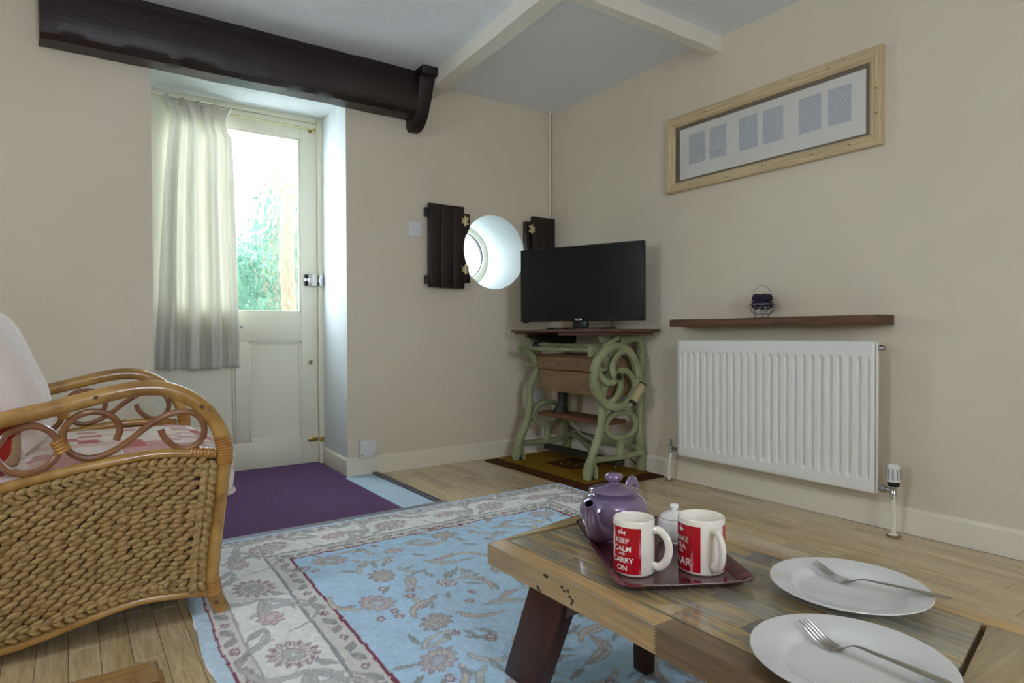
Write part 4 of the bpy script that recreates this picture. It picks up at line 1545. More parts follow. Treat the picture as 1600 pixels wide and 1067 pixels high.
def end_frame(y, near):
    fl = bar([(-0.432, GZ + 0.02), (-0.425, 0.075), (-0.405, 0.135), (-0.375, 0.20), (-0.345, 0.27), (-0.335, 0.36), (-0.335, 0.44), (-0.31, 0.51), (-0.275, 0.565), (-0.27, 0.66), (-0.30, 0.735)], (0.040, 0.032), 0.032, 'front_leg', y=y)
    rl = bar([(-0.005, GZ + 0.02), (-0.018, 0.075), (-0.035, 0.14), (-0.048, 0.21), (-0.045, 0.33), (-0.035, 0.5), (-0.035, 0.63), (-0.045, 0.78)], (0.040, 0.034), 0.032, 'rear_leg', y=y)
    bar([(-0.41, 0.108), (-0.33, 0.108), (-0.22, 0.104), (-0.1, 0.108), (-0.03, 0.112)], 0.030, 0.03, 'cross_bar', y=y)
    oval_ring(-0.192, 0.280, 0.118, 0.072, y, 0.030, 0.026, 'oval_ring', sw)
    bar([(-0.195, 0.212), (-0.196, 0.15), (-0.195, 0.105)], (0.034, 0.050), 0.024, 'stem', y=y, n=4)
    bar([(-0.345, 0.276), (-0.328, 0.278), (-0.308, 0.280)], 0.034, 0.022, 'ring_arm', y=y, n=3)
    bar([(-0.078, 0.282), (-0.062, 0.283), (-0.045, 0.285)], 0.034, 0.022, 'ring_arm', y=y, n=3)
    # forked feet with little wheels
    for (fx, s_) in ((-0.43, -1), (-0.005, 1)):
        bar([(fx + s_ * 0.012, GZ + 0.004), (fx + s_ * 0.018, GZ + 0.035), (fx + s_ * 0.006, GZ + 0.075), (fx - s_ * 0.01, GZ + 0.095)], 0.022, 0.045, 'foot', y=y, n=4)
        bar([(fx - s_ * 0.034, GZ + 0.004), (fx - s_ * 0.036, GZ + 0.035), (fx - s_ * 0.03, GZ + 0.07), (fx - s_ * 0.02, GZ + 0.09)], 0.018, 0.045, 'foot', y=y, n=4)
        MB().lathe([(0, -0.010), (0.018, -0.010), (0.020, -0.006), (0.020, 0.006), (0.018, 0.010), (0, 0.010)], (fx - s_ * 0.010, y, GZ + 0.0205), 18, 'y').build('caster', M['iron_dark'], sw)
    # scroll bracket on the front leg
    bar([(-0.28, 0.60), (-0.305, 0.645), (-0.345, 0.675), (-0.395, 0.688), (-0.425, 0.692)], (0.030, 0.055), 0.03, 'bracket', y=y, n=5)
    bar([(-0.36, 0.60), (-0.33, 0.592), (-0.29, 0.60), (-0.26, 0.62)], 0.022, 0.028, 'hook', y=y, n=4)
    # head casting below the top
    m = MB().prism([(-0.34, 0.735), (-0.36, 0.77), (-0.36, TZ - .014 if near else TZ - 0.010), (-0.02, TZ - .014 if near else TZ - 0.010), (-0.02, 0.745), (-0.05, 0.735), (-0.10, 0.742), (-0.16, 0.728), (-0.25, 0.742)], 'xz', y - 0.012, y + 0.012)
    m.build('head_plate', M['iron'], sw, 0.003)


end_frame(-0.205, False)
end_frame(-0.86, True)
# near head casting flange, dark bracket under the leaf
MB().prism([(-0.42, 0.778), (0.0, 0.778), (-0.005, 0.735), (-0.03, 0.715), (-0.06, 0.712), (-0.10, 0.722), (-0.12, 0.705), (-0.16, 0.702), (-0.21, 0.728), (-0.30, 0.738), (-0.37, 0.758)], 'xz', -0.262, -0.248).build('leaf_bracket', M['iron_dark'], sw, 0.002)
MB().ellipsoid((-0.31, -0.24, 0.712), (0.03, 0.026, 0.026), 12, 8).tube([(-0.31, -0.24, 0.712), (-0.27, -0.25, 0.755)], 0.012, 8).build('knob', M['iron_dark'], sw)
# long rails
for (xx, zz_, r_) in ((-0.34, 0.697, 0.011), (-0.30, 0.720, 0.009)):
    MB().box(xx - 0.012, xx + 0.012, -0.86, -0.20, zz_ - r_, zz_ + r_).build('long_rail', M['iron'], sw, 0.003)
MB().box(-0.06, -0.035, -0.86, -0.20, 0.122, 0.156).build('rear_stretcher', M['iron'], sw, 0.004)
MB().box(-0.225, -0.165, -0.86, -0.20, 0.055, 0.085).build('low_stretcher', M['iron_dark'], sw, 0.004)
MB().tube(spline([(-0.06, -0.30, 0.15), (-0.12, -0.50, 0.10), (-0.22, -0.66, 0.09), (-0.34, -0.80, 0.11), (-0.40, -0.86, 0.115)], 6), 0.012, 8, flat=(1.4, 0.8)).build('brace', M['iron'], sw)
MB().box(-0.055, -0.03, -0.86, -0.20, 0.60, 0.66).build('rear_rail', M['iron_dark'], sw, 0.004)
# drawer box and drawer
box('drawer_case', -0.30, -0.06, -0.835, -0.228, 0.572, 0.66, M['drawer'], sw, 0.003)
box('case_lip', -0.303, -0.297, -0.838, -0.226, 0.644, 0.664, M['treadle'], sw, 0.002)
dr = box('drawer', -0.288, -0.07, -0.838, -0.235, 0.438, 0.566, M['drawer'], sw, 0.003)
for yy in (-0.30, -0.45, -0.62, -0.78):
    MB().ellipsoid((-0.3005, yy, 0.612 + 0.006 * math.sin(yy * 30)), (0.001, 0.005, 0.005), 8, 5).build('screw_head', M['iron_dark'], sw)
# treadle board and pitman
box('treadle_board', -0.285, -0.115, -0.82, -0.215, 0.278, 0.302, M['treadle'], sw, 0.004)
MB().tube([(-0.2, -0.36, 0.44), (-0.2, -0.36, 0.36), (-0.2, -0.34, 0.302)], [0.032, 0.028, 0.05], 10).build('pitman_block', M['iron_dark'], sw)
MB().tube([(-0.2, -0.78, 0.30), (-0.22, -0.85, 0.46)], 0.008, 8).build('pitman_rod', M['iron_dark'], sw)
# big hand wheel
WY, WC, WR = -0.905, (-0.272, 0.555), 0.166
whl = oval_ring(WC[0], WC[1], WR - 0.004, WR - 0.002, WY, 0.042, 0.034, 'hand_wheel', sw)
for q in range(4):
    P = []
    for i in range(9):
        t_ = i / 8
        r_ = 0.020 + t_ * (WR - 0.026)
        a = math.radians(158 - 90 * q - 95 * t_ ** 0.75)
        P.append((WC[0] + r_ * math.cos(a), WC[1] + r_ * math.sin(a)))
    bar(P, (0.034, 0.030), 0.020, 'spoke', None, whl, 3, WY)
MB().lathe([(0.0, -0.024), (0.012, -0.024), (0.014, -0.014), (0.028, -0.020), (0.030, 0.0), (0.028, 0.016), (0, 0.016)], (WC[0], WY, WC[1]), 20, 'y').build('hub', M['iron'], whl)
MB().lathe([(0.0, -0.026), (0.019, -0.026), (0.019, -0.02), (0, -0.02)], (WC[0], WY, WC[1]), 16, 'y').build('axle_bolt', M['iron_dark'], whl)
MB().tube([(WC[0], WY, WC[1]), (WC[0], -0.80, WC[1])], 0.012, 10).build('axle', M['iron_dark'], whl)
g_ = MB().tube([(-0.178, -0.935, 0.415), (-0.108, -0.935, 0.500)], [0.025, 0.027], 14).build('belt_roller', mk_fabric('pale_worn_wood', '#A79A6E', '#B9AC80', 30, 0.6), sw)
tag(g_, 'pale wooden belt roller')
for (p, q) in (((-0.186, -0.935, 0.405), (-0.178, -0.935, 0.415)), ((-0.108, -0.935, 0.500), (-0.101, -0.935, 0.509))):
    MB().tube([p, q], 0.022, 12).build('roller_end', M['iron_dark'], sw)
MB().tube([(-0.182, -0.935, 0.410), (-0.200, -0.925, 0.392), (-0.205, -0.86, 0.380)], 0.008, 8).build('roller_arm', M['iron'], sw)
MB().tube([(-0.36, -0.90, 0.722), (-0.30, -0.90, 0.745), (-0.262, -0.90, 0.765)], [0.010, 0.014, 0.018], 8).build('belt_shifter', M['iron'], sw)
MB().lathe([(0, -0.012), (0.020, -0.012), (0.020, 0.012), (0, 0.012)], (-0.265, -0.90, 0.752), 12, 'y').build('pulley', M['iron_dark'], sw)

# ------------------------------------------------------------------ television
tvA, tvB = Vector((-0.455, -0.285, 0)), Vector((-0.160, -1.003, 0))
tc_ = (tvA + tvB) / 2
ang = math.atan2(tvB.y - tvA.y, tvB.x - tvA.x)
tv = thing('television', (tc_.x, tc_.y, 0.813), 'black flat screen television on the sewing machine table', 'television')
TM = Matrix.Translation(tc_) @ Matrix.Rotation(ang, 4, 'Z')
hw = (tvB - tvA).length / 2
# in local frame: +x towards the viewer's right, front face towards -y
b_ = MB().box(-hw, hw, -0.012, 0.022, 0.858, 1.288, TM).build('bezel', M['black_plastic'], tv, 0.004)
MB().box(-hw + 0.012, hw - 0.012, -0.0135, -0.011, 0.876, 1.278, TM).build('screen', M['tv_screen'], tv)
MB().box(-hw + 0.14, hw - 0.14, 0.02, 0.06, 0.90, 1.15, TM).build('rear_housing', M['black_plastic'], tv, 0.008)
MB().box(-0.045, 0.045, 0.0, 0.03, 0.822, 0.87, TM).build('stand_neck', M['black_plastic'], tv, 0.003)
bs = MB()
ring1, ring2 = [], []
for k in range(36):
    a = 2 * PI * k / 36
    c, s_ = math.cos(a), math.sin(a)
    rx = 0.215 * (abs(c) ** 0.75) * (1 if c >= 0 else -1)
    ry = 0.085 * (abs(s_) ** 0.75) * (1 if s_ >= 0 else -1)
    ring1.append(TM @ Vector((rx, ry + 0.005, 0.8125)))
    ring2.append(TM @ Vector((rx * 0.97, ry * 0.95 + 0.005, 0.8225)))
bs.rings([ring1, ring2]).build('stand_base', plain('gloss_black_plastic', '#0E0E10', 0.1, coat=0.5), tv)
MB().box(-0.022, 0.022, -0.020, -0.011, 0.862, 0.873, TM).build('badge', M['chrome'], tv, 0.002)
MB().box(-hw + 0.02, -hw + 0.045, -0.01, 0.012, 0.851, 0.859, TM).build('ir_window', M['black_plastic'], tv, 0.002)
c = MB().tube(spline([TM @ Vector((0.12, 0.062, 0.93)), TM @ Vector((0.16, 0.085, 0.90)), TM @ Vector((0.17, 0.06, 0.84)), TM @ Vector((0.22, 0.02, 0.815))], 6), 0.003, 6).build('cable', M['black_plastic'], tv)
# ------------------------------------------------------------------ wicker armchair
ch = thing('wicker_armchair', (-2.68, -1.07, 0), 'wicker armchair with looped cane arms and woven seagrass sides', 'armchair')
YN, YF = -1.450, -0.690
ARM = [(-3.10, 0.500), (-2.98, 0.545), (-2.83, 0.587), (-2.757, 0.602), (-2.679, 0.621), (-2.597, 0.641), (-2.530, 0.649), (-2.473, 0.641), (-2.418, 0.612), (-2.378, 0.572), (-2.349, 0.521), (-2.337, 0.469), (-2.338, 0.433)]
POST = [(-2.338, 0.470), (-2.340, 0.433), (-2.353, 0.308), (-2.368, 0.185), (-2.373, 0.100), (-2.362, 0.050), (-2.346, 0.014)]
TOPR = [(-3.10, 0.36), (-2.96, 0.395), (-2.832, 0.423), (-2.708, 0.448), (-2.571, 0.466), (-2.482, 0.470), (-2.363, 0.455)]
BOTR = [(-3.10, 0.055), (-2.96, 0.040), (-2.836, 0.038), (-2.763, 0.048), (-2.685, 0.065), (-2.603, 0.081), (-2.531, 0.088), (-2.439, 0.080), (-2.383, 0.072)]
RINGB = [(-2.831, 0.537), (-2.813, 0.558), (-2.767, 0.569), (-2.730, 0.548), (-2.717, 0.512), (-2.730, 0.478), (-2.768, 0.455), (-2.812, 0.462), (-2.838, 0.492), (-2.841, 0.518)]
SCROLL = [(-2.596, 0.517), (-2.588, 0.549), (-2.605, 0.580), (-2.641, 0.595), (-2.680, 0.586), (-2.705, 0.557), (-2.707, 0.520), (-2.688, 0.490), (-2.654, 0.477), (-2.613, 0.486), (-2.570, 0.511), (-2.526, 0.547), (-2.478, 0.574), (-2.434, 0.580), (-2.402, 0.563), (-2.388, 0.526), (-2.402, 0.492), (-2.435, 0.478), (-2.466, 0.491), (-2.487, 0.515), (-2.495, 0.535)]


def p3(L_, y):
    return [(a, y, b_) for a, b_ in L_]


def interp(L_, x):
    L2 = sorted(L_)
    return float(np.interp(x, [a for a, _ in L2], [b_ for _, b_ in L2]))


def binding(pts, r, name, turns, par):
    """cane strip wound round a rod: ridged sleeve"""
    P = spline(pts, 6)
    Ls = [0]
    for a, b_ in zip(P, P[1:]):
        Ls.append(Ls[-1] + (b_ - a).length)
    out, rad_ = [], []
    NB = turns * 4
    for i in range(NB + 1):
        s_ = Ls[-1] * i / NB
        k = max(j for j in range(len(Ls)) if Ls[j] <= s_ + 1e-9)
        k = min(k, len(P) - 2)
        f = (s_ - Ls[k]) / max(1e-9, Ls[k + 1] - Ls[k])
        out.append(P[k].lerp(P[k + 1], f))
        rad_.append(r + (0.0018 if i % 4 in (1, 2) else 0.0))
    return MB().tube(out, rad_, 14).build(name, M['cane_binding'], par)


for y, near in ((YN, True), (YF, False)):
    s = -1 if near else 1
    MB().tube(spline(p3(ARM, y), 6), 0.0205, 14).build('arm', M['cane'], ch)
    MB().tube(spline(p3(POST, y), 6), [0.0200] * 37, 14).build('front_leg', M['cane'], ch)
    MB().tube(spline(p3(TOPR, y), 6), 0.0135, 12).build('side_rail', M['cane'], ch)
    MB().tube(spline(p3(BOTR, y), 6), 0.0125, 12).build('bottom_rail', M['cane'], ch)
    MB().tube(spline(p3(RINGB, y), 5, True), 0.0088, 10, closed=True).build('cane_ring', M['cane_scroll'], ch)
    MB().tube(spline(p3(SCROLL, y), 5), 0.0085, 10).build('cane_scroll', M['cane_scroll'], ch)
    # second ring towards the back
    MB().tube(spline(p3([(a - 0.13, b_ - 0.025) for a, b_ in RINGB], y), 5, True), 0.0088, 10, closed=True).build('cane_ring', M['cane_scroll'], ch)
    binding([(-2.706, y, 0.500), (-2.722, y, 0.530)], 0.0165, 'binding', 4, ch)
    binding([(-2.338, y, 0.425), (-2.337, y, 0.470), (-2.345, y, 0.506)], 0.0212, 'binding', 10, ch)
    binding([(-2.425, y, 0.468), (-2.365, y, 0.458)], 0.0140, 'binding', 7, ch)
    binding([(-2.372, y, 0.105), (-2.368, y, 0.064)], 0.0208, 'binding', 5, ch)
    binding([(-2.42, y, 0.078), (-2.378, y, 0.072)], 0.0130, 'binding', 5, ch)
    # studs
    for (a, b_) in ((-2.397, 0.592), (-2.365, 0.045), (-2.64, 0.632)):
        MB().ellipsoid((a, y + s * 0.0205, b_), (0.005, 0.003, 0.005), 10, 6).build('stud', M['shelf'], ch)
    # back leg
    MB().tube([(-3.10, y, 0.62), (-3.09, y, 0.30), (-3.11, y, 0.012)], 0.02, 12).build('back_leg', M['cane'], ch)
    # woven panel core
    n_ = 24
    V = []
    xs_ = [-3.09 + (3.09 - 2.362) * i / n_ for i in range(n_ + 1)]
    for xx in xs_:
        V += [(min(xx, -2.362), y - 0.004, interp(BOTR, xx)), (min(xx, -2.362), y - 0.004, interp(TOPR, xx))]
    for xx in xs_:
        V += [(min(xx, -2.362), y + 0.004, interp(BOTR, xx)), (min(xx, -2.362), y + 0.004, interp(TOPR, xx))]
    k = 2 * (n_ + 1)
    F = []
    for i in range(n_):
        F += [(2 * i, 2 * i + 2, 2 * i + 3, 2 * i + 1), (k + 2 * i, k + 2 * i + 1, k + 2 * i + 3, k + 2 * i + 2)]
    MB().add(V, F).build('weave_core', M['weave_back'], ch)


def post_x(z):
    return float(np.interp(z, [0.07, 0.1, 0.185, 0.308, 0.433, 0.47], [-2.374, -2.374, -2.370, -2.354, -2.340, -2.338]))


def lump(mb, c, ln, wd, dp, tilt):
    m = Matrix.Rotation(-tilt, 4, 'Y') @ Matrix.Rotation(random.uniform(-0.12, 0.12), 4, 'Z')
    mb.ellipsoid(c, (ln * random.uniform(0.92, 1.1), dp, wd * random.uniform(0.9, 1.1)), 7, 6, m)


NROW = 25
rw = random.Random(3)
for r_ in range(NROW):
    v = (r_ + 0.4) / (NROW - 0.2)
    mb_ = MB()
    xx = -2.93 + (0.017 if r_ % 2 else 0)
    while True:
        zb, zt = interp(BOTR, xx) + 0.034, interp(TOPR, xx) - 0.036
        zz = zb + (zt - zb) * v
        if xx > post_x(zz) - 0.052:
            break
        zn = interp(BOTR, xx + 0.02) + 0.034 + (interp(TOPR, xx + 0.02) - 0.036 - interp(BOTR, xx + 0.02) - 0.034) * v
        sl = math.atan2(zn - zz, 0.02)
        lump(mb_, (xx, YN - 0.008 + rw.uniform(-.0015, .0015), zz + rw.uniform(-.001, .001)), 0.0200, 0.0086, 0.0085, sl + 0.20)
        xx += 0.0335 + rw.uniform(-.002, .002)
    mb_.build('weave_strand', M['weave'], ch, sharp=180)
# braided edges: two columns along the post, two rows along each rail
for cidx, off in enumerate((0.046, 0.026)):
    mb_ = MB()
    zz = 0.098
    while zz < 0.432:
        xx = post_x(zz) - off - 0.002
        lump(mb_, (xx, YN - 0.013, zz), 0.0195, 0.0105, 0.0100, PI / 2 + (0.42 if cidx else -0.42))
        zz += 0.0205
    mb_.build('edge_braid', M['weave'], ch, sharp=180)
for (base, sgn, tl) in ((TOPR, -1, 0.5), (BOTR, 1, -0.4), (TOPR, -2, -0.42), (BOTR, 2, 0.45)):
    mb_ = MB()
    xx = -2.93
    off = 0.019 if abs(sgn) == 1 else 0.031
    while xx < -2.385:
        zz = interp(base, xx) + (off if sgn > 0 else -off)
        lump(mb_, (xx, YN - 0.011, zz), 0.0175, 0.0078, 0.0090, tl)
        xx += 0.023
    mb_.build('edge_braid', M['weave'], ch, sharp=180)
# front, back and cross rails
for (x_, z_, r_) in ((-2.338, 0.40, 0.014), (-2.372, 0.105, 0.013), (-3.10, 0.36, 0.014), (-3.10, 0.10, 0.013)):
    MB().tube([(x_, YN, z_), (x_, YF, z_)], r_, 10).build('cross_rail', M['cane'], ch)
MB().box(-2.36, -2.352, YN + 0.02, YF - 0.02, 0.11, 0.39).build('front_weave', M['weave_back'], ch)
MB().tube(spline([(-2.62, YF - 0.012, 0.452), (-2.45, YF - 0.012, 0.440), (-2.36, YF - 0.01, 0.43)], 5), 0.010, 10).build('lower_rail', M['cane'], ch)
# back of the chair
for k in range(9):
    yy = YN + (YF - YN) * k / 8
    MB().tube(spline([(-3.09, yy, 0.36), (-3.14, yy, 0.62), (-3.24, yy, 0.90)], 5), 0.012, 8).build('back_cane', M['cane'], ch)
MB().tube([(-3.24, YN, 0.90), (-3.24, YF, 0.90)], 0.02, 12).build('top_rail', M['cane'], ch)
box('seat_deck', -3.08, -2.36, YN + 0.03, YF - 0.03, 0.29, 0.315, M['weave_back'], ch)


def pillow(name, w_, h_, t_, mtx, mat, label=None, cat=None, piping=None, pw=3.0, sag=0.0):
    N = 30
    V, F = [], []
    for side in (1, -1):
        for i in range(N + 1):
            for j in range(N + 1):
                u, v = -1 + 2 * i / N, -1 + 2 * j / N
                e = max(0.0, (1 - abs(u) ** pw) * (1 - abs(v) ** pw)) ** 0.42
                # rounded corners
                cu = u * (1 - 0.05 * abs(v) ** 4)
                cv = v * (1 - 0.05 * abs(u) ** 4)
                wr = 0.006 * mnoise.noise(Vector((u * 3 + w_ * 9, v * 3, side * 2 + h_)))
                V.append(mtx @ Vector((cu * w_ / 2, cv * h_ / 2, side * (t_ / 2) * e + wr * e - sag * (1 - u * u))))
    k = (N + 1) ** 2
    for i in range(N):
        for j in range(N):
            a = i * (N + 1) + j
            F.append((a, a + N + 1, a + N + 2, a + 1))
            F.append((k + a, k + a + 1, k + a + N + 2, k + a + N + 1))
    mb_ = MB().add(V, F)
    o = mb_.build(name, mat, None, sharp=180)
    bm = bmesh.new()
    bm.from_mesh(o.data)
    bmesh.ops.remove_doubles(bm, verts=bm.verts, dist=0.0004)
    bmesh.ops.recalc_face_normals(bm, faces=bm.faces)
    bm.to_mesh(o.data)
    bm.free()
    if label:
        tag(o, label, cat)
    if piping is not None:
        P = []
        for q in range(80):
            a = 2 * PI * q / 80
            c, s_ = math.cos(a), math.sin(a)
            f = 1 / max(abs(c), abs(s_))
            u, v = c * f, s_ * f
            P.append(mtx @ Vector((u * (1 - 0.05 * abs(v) ** 4) * w_ / 2, v * (1 - 0.05 * abs(u) ** 4) * h_ / 2, -sag * (1 - u * u))))
        MB().tube(P, 0.006, 8, closed=True).build('piping', piping, o)
    return o


# seat cushion (boxed), back cushion, red scatter cushion
sc_ = MB()
R = []
N = 40
X0, X1, Y0, Y1 = -3.02, -2.300, YN + 0.028, YF - 0.028
def outline(d):
    pts = []
    r0 = 0.05
    for (cx, cy, a0) in ((X1 - d - r0, Y1 - d - r0, 0), (X0 + d + r0, Y1 - d - r0, PI / 2), (X0 + d + r0, Y0 + d + r0, PI), (X1 - d - r0, Y0 + d + r0, 3 * PI / 2)):
        for q in range(9):
            a = a0 + q / 8 * PI / 2
            pts.append((cx + r0 * math.cos(a), cy + r0 * math.sin(a)))
    return pts
for (d, z) in ((0.10, 0.317), (0.02, 0.319), (0.004, 0.330), (0.0, 0.345), (-0.004, 0.385), (0.0, 0.425), (0.006, 0.440), (0.03, 0.455), (0.08, 0.468), (0.16, 0.476), (0.24, 0.479), (0.30, 0.480)):
    R.append([(a, b_, z + 0.003 * mnoise.noise(Vector((a * 6, b_ * 6, z * 3)))) for a, b_ in outline(d)])
sc_.rings(R)
seat = sc_.build('seat_cushion', M['patch'], None, sharp=60)
tag(seat, 'red and cream patchwork seat cushion with pale piping on the wicker armchair', 'cushion')
for (d, z) in ((-0.001, 0.436), (-0.001, 0.332)):
    MB().tube([(a, b_, z) for a, b_ in outline(d)], 0.0065, 8, closed=True).build('piping', M['piping'], seat)
mtx = Matrix.Translation((-2.868, -1.022, 0.668)) @ Matrix.Rotation(-0.36, 4, 'Y') @ Matrix.Rotation(PI / 2, 4, 'Z') @ Matrix.Rotation(PI / 2, 4, 'X')
pillow('back_cushion', 0.61, 0.43, 0.20, mtx, M['cushion'], 'plump cream back cushion leaning in the wicker armchair', 'cushion', M['piping'], 3.2)
pillow('scatter_cushion', 0.34, 0.14, 0.085, Matrix.Translation((-2.965, -1.380, 0.530)) @ Matrix.Rotation(0.06, 4, 'X') @ Matrix.Rotation(PI / 2, 4, 'X'), M['red_patch'], 'small red and tan patchwork scatter cushion tucked low between near arm and cream cushion', 'cushion', None, 4.0)

# ------------------------------------------------------------------ cane side table with a glass top (corner in view)
st = thing('side_table', (-2.88, -2.66, 0), 'low cane side table with a glass top in the near left corner', 'side table')
TX0, TX1, TY0, TY1, TH = -3.16, -2.602, -2.90, -2.422, 0.36
for (a, b_) in (((TX0, TY1), (TX1, TY1)), ((TX1, TY1), (TX1, TY0)), ((TX1, TY0), (TX0, TY0)), ((TX0, TY0), (TX0, TY1))):
    d = Vector((b_[0] - a[0], b_[1] - a[1], 0)).normalized()
    nn = Vector((d.y, -d.x, 0))
    prof_ = [(0.0, -0.030), (0.0, -0.006), (0.004, -0.001), (0.010, 0.0), (0.016, -0.004), (0.020, -0.004), (0.024, -0.001), (0.030, -0.003), (0.032, -0.010), (0.032, -0.030)]
    A_ = [Vector((a[0], a[1], TH + p[1])) + (nn + d) * p[0] for p in prof_]
    B_ = [Vector((b_[0], b_[1], TH + p[1])) + (nn - d) * p[0] for p in prof_]
    k = len(prof_)
    MB().add(A_ + B_, [tuple(range(k)), tuple(range(k, 2 * k))[::-1]] + [(i, (i + 1) % k, k + (i + 1) % k, k + i) for i in range(k)]).build('top_rail', M['cane_table'], st, sharp=25)
box('glass_top', TX0 + 0.030, TX1 - 0.030, TY0 + 0.030, TY1 - 0.030, TH - 0.016, TH - 0.010, M['clear_glass'], st)
box('cane_lining', TX0 + 0.028, TX1 - 0.028, TY0 + 0.028, TY1 - 0.028, TH - 0.026, TH - 0.020, M['grey_plastic'], st)
for xx in (TX0 + 0.03, TX1 - 0.03):
    for yy in (TY0 + 0.03, TY1 - 0.03):
        MB().tube([(xx, yy, 0.0), (xx, yy, TH - 0.03)], 0.018, 12).build('leg', M['cane_table'], st)
for q in range(5):
    yy = TY1 - 0.034 - q * 0.0075
    MB().tube([(TX1 + 0.001, yy, TH - 0.022), (TX1 + 0.0005, yy, TH - 0.004), (TX1 - 0.006, yy, TH + 0.0012), (TX1 - 0.026, yy, TH + 0.0008), (TX1 - 0.0325, yy, TH - 0.006), (TX1 - 0.033, yy, TH - 0.022)], 0.0036, 8, flat=(1.0, 0.55)).build('corner_binding', M['cane_table'], st)

# ------------------------------------------------------------------ coffee table
ct = thing('coffee_table', (-1.65, -2.6, 0.012), 'low coffee table of varnished recycled pine planks with dark splayed legs', 'coffee table')
TT, TB = 0.305, 0.259
AX0, AX1 = -1.907, -1.400
def slant_l(x): return -2.154 + 0.174 * (x + 1.906)
def slant_r(x, o=0.0): return -2.975 + 0.19 * (x + 1.481) - o
# front rail: two lengths finger-jointed on the visible edge
teeth = []
zt_ = np.linspace(TB, TT, 19)
for i, z in enumerate(zt_):
    teeth.append((-2.660 - (0.009 if i % 2 else 0.0), float(z)))
MB().prism([(slant_l(AX0), TB)] + teeth + [(slant_l(AX0), TT)], 'yz', AX0, -1.858).build('front_rail', M['table_rail'], ct, 0.0)
MB().prism([(-3.16, TB)] + [(-3.16, TT)] + [(a - 0.0006, b_) for a, b_ in teeth[::-1]], 'yz', AX0 - 0.0005, -1.858).build('front_rail', M['table_rail_dark'], ct, 0.0)
MB().prism([(AX1, slant_l(AX1)), (-1.447, slant_l(-1.447)), (-1.447, -3.10), (AX1, -3.10)], 'xy', TB, TT).build('back_rail', M['table_rail'], ct, 0.002)
MB().prism([(-1.856, slant_l(-1.856)), (-1.856, -2.1515), (-1.449, -2.148), (-1.449, slant_l(-1.449))], 'xy', TB, TT).build('end_board', M['table_end'], ct, 0.002)
MB().prism([(-1.856, slant_r(-1.856, 0.008)), (-1.449, slant_r(-1.449, 0.008)), (-1.449, slant_r(-1.449, 0.075)), (-1.856, slant_r(-1.856, 0.075))], 'xy', TB, TT).build('end_board', M['table_end'], ct, 0.002)
MB().prism([(-1.856, slant_r(-1.856, 0.077)), (-1.449, slant_r(-1.449, 0.077)), (-1.449, -3.10), (-1.856, -3.16)], 'xy', TB, TT).build('end_board', M['table_rail_dark'], ct, 0.002)
MB().prism([(-1.86, -2.152), (-1.447, -2.148), (-1.447, slant_r(-1.447, 0.01)), (-1.86, slant_r(-1.86, 0.01))], 'xy', TB + 0.004, TT - 0.014).build('core', M['hole'] if False else M['floor_base'], ct)
NP = 7
pwid = (1.8535 - 1.4505) / NP
rp = random.Random(21)
for k in range(NP):
    xa = -1.8535 + k * pwid + 0.0007
    xb = xa + pwid - 0.0014
    cuts = [-2.164]
    yy = -2.164 - rp.uniform(0.14, 0.34)
    while yy > -2.90:
        cuts.append(yy)
        yy -= rp.uniform(0.2, 0.36)
    for q in range(len(cuts)):
        y0 = cuts[q] - 0.0004
        if q + 1 < len(cuts):
            poly = [(xa, y0), (xa, cuts[q + 1] + 0.0004), (xb, cuts[q + 1] + 0.0004), (xb, y0)]
        else:
            poly = [(xa, y0), (xa, slant_r(xa)), (xb, slant_r(xb)), (xb, y0)]
        MB().prism(poly, 'xy', TT - 0.016, TT - rp.uniform(0.0002, 0.0008)).build('top_plank', M['table_plank'], ct, 0.0007, seg=1)
# nail knots on the front edge
for (yy, zz_, ry, rz) in ((-2.423, 0.292, 0.005, 0.003), (-2.430, 0.287, 0.004, 0.003), (-2.441, 0.290, 0.004, 0.004), (-2.447, 0.281, 0.005, 0.003), (-2.455, 0.276, 0.005, 0.004), (-2.452, 0.269, 0.004, 0.003), (-2.345, 0.266, 0.004, 0.005), (-2.351, 0.262, 0.004, 0.003), (-2.372, 0.298, 0.009, 0.004)):
    MB().ellipsoid((AX0, yy, zz_), (0.0008, ry, rz), 10, 5).build('knot', M['iron_dark'], ct)
# legs
for (sgn, yt, yb_) in ((1, -2.35, -2.25), (-1, -2.86, -2.96)):
    MB().prism([(yt + 0.058, TB), (yt - 0.060, TB), (yb_ - 0.052, 0.0125), (yb_ + 0.064, 0.0125)], 'yz', -1.885, -1.845).build('leg', M['table_leg'], ct, 0.003)
    MB().prism([(yt - sgn * 0.058, TB), (yt - sgn * 0.125, TB), (yt - sgn * 0.054, TB - 0.042)], 'yz', -1.882, -1.85).build('gusset', M['table_leg'], ct, 0.002)
    yk = -2.365 if sgn > 0 else -2.84
    MB().prism([(yk + 0.025, TB), (yk - 0.025, TB), (yk - 0.020, 0.0125), (yk + 0.020, 0.0125)], 'yz', -1.630, -1.600).build('leg', M['table_leg'], ct, 0.003)
    MB().box(-1.845, -1.44, yt - 0.035, yt + 0.035, TB - 0.03, TB).build('apron', M['table_leg'], ct, 0.003)

# ------------------------------------------------------------------ tray and tea things
A_, B_, C_ = Vector((-1.653, -2.161, 0)), Vector((-1.868, -2.536, 0)), Vector((-1.641, -2.688, 0))
tcx = (A_ + C_) / 2
ta = math.atan2((A_ - B_).y, (A_ - B_).x)
tl, tw_ = (A_ - B_).length, (C_ - B_).length
TM = Matrix.Translation((tcx.x, tcx.y, TT)) @ Matrix.Rotation(ta, 4, 'Z')
tray = thing('serving_tray', (tcx.x, tcx.y, TT), 'glossy maroon serving tray on the coffee table holding the tea things', 'tray')


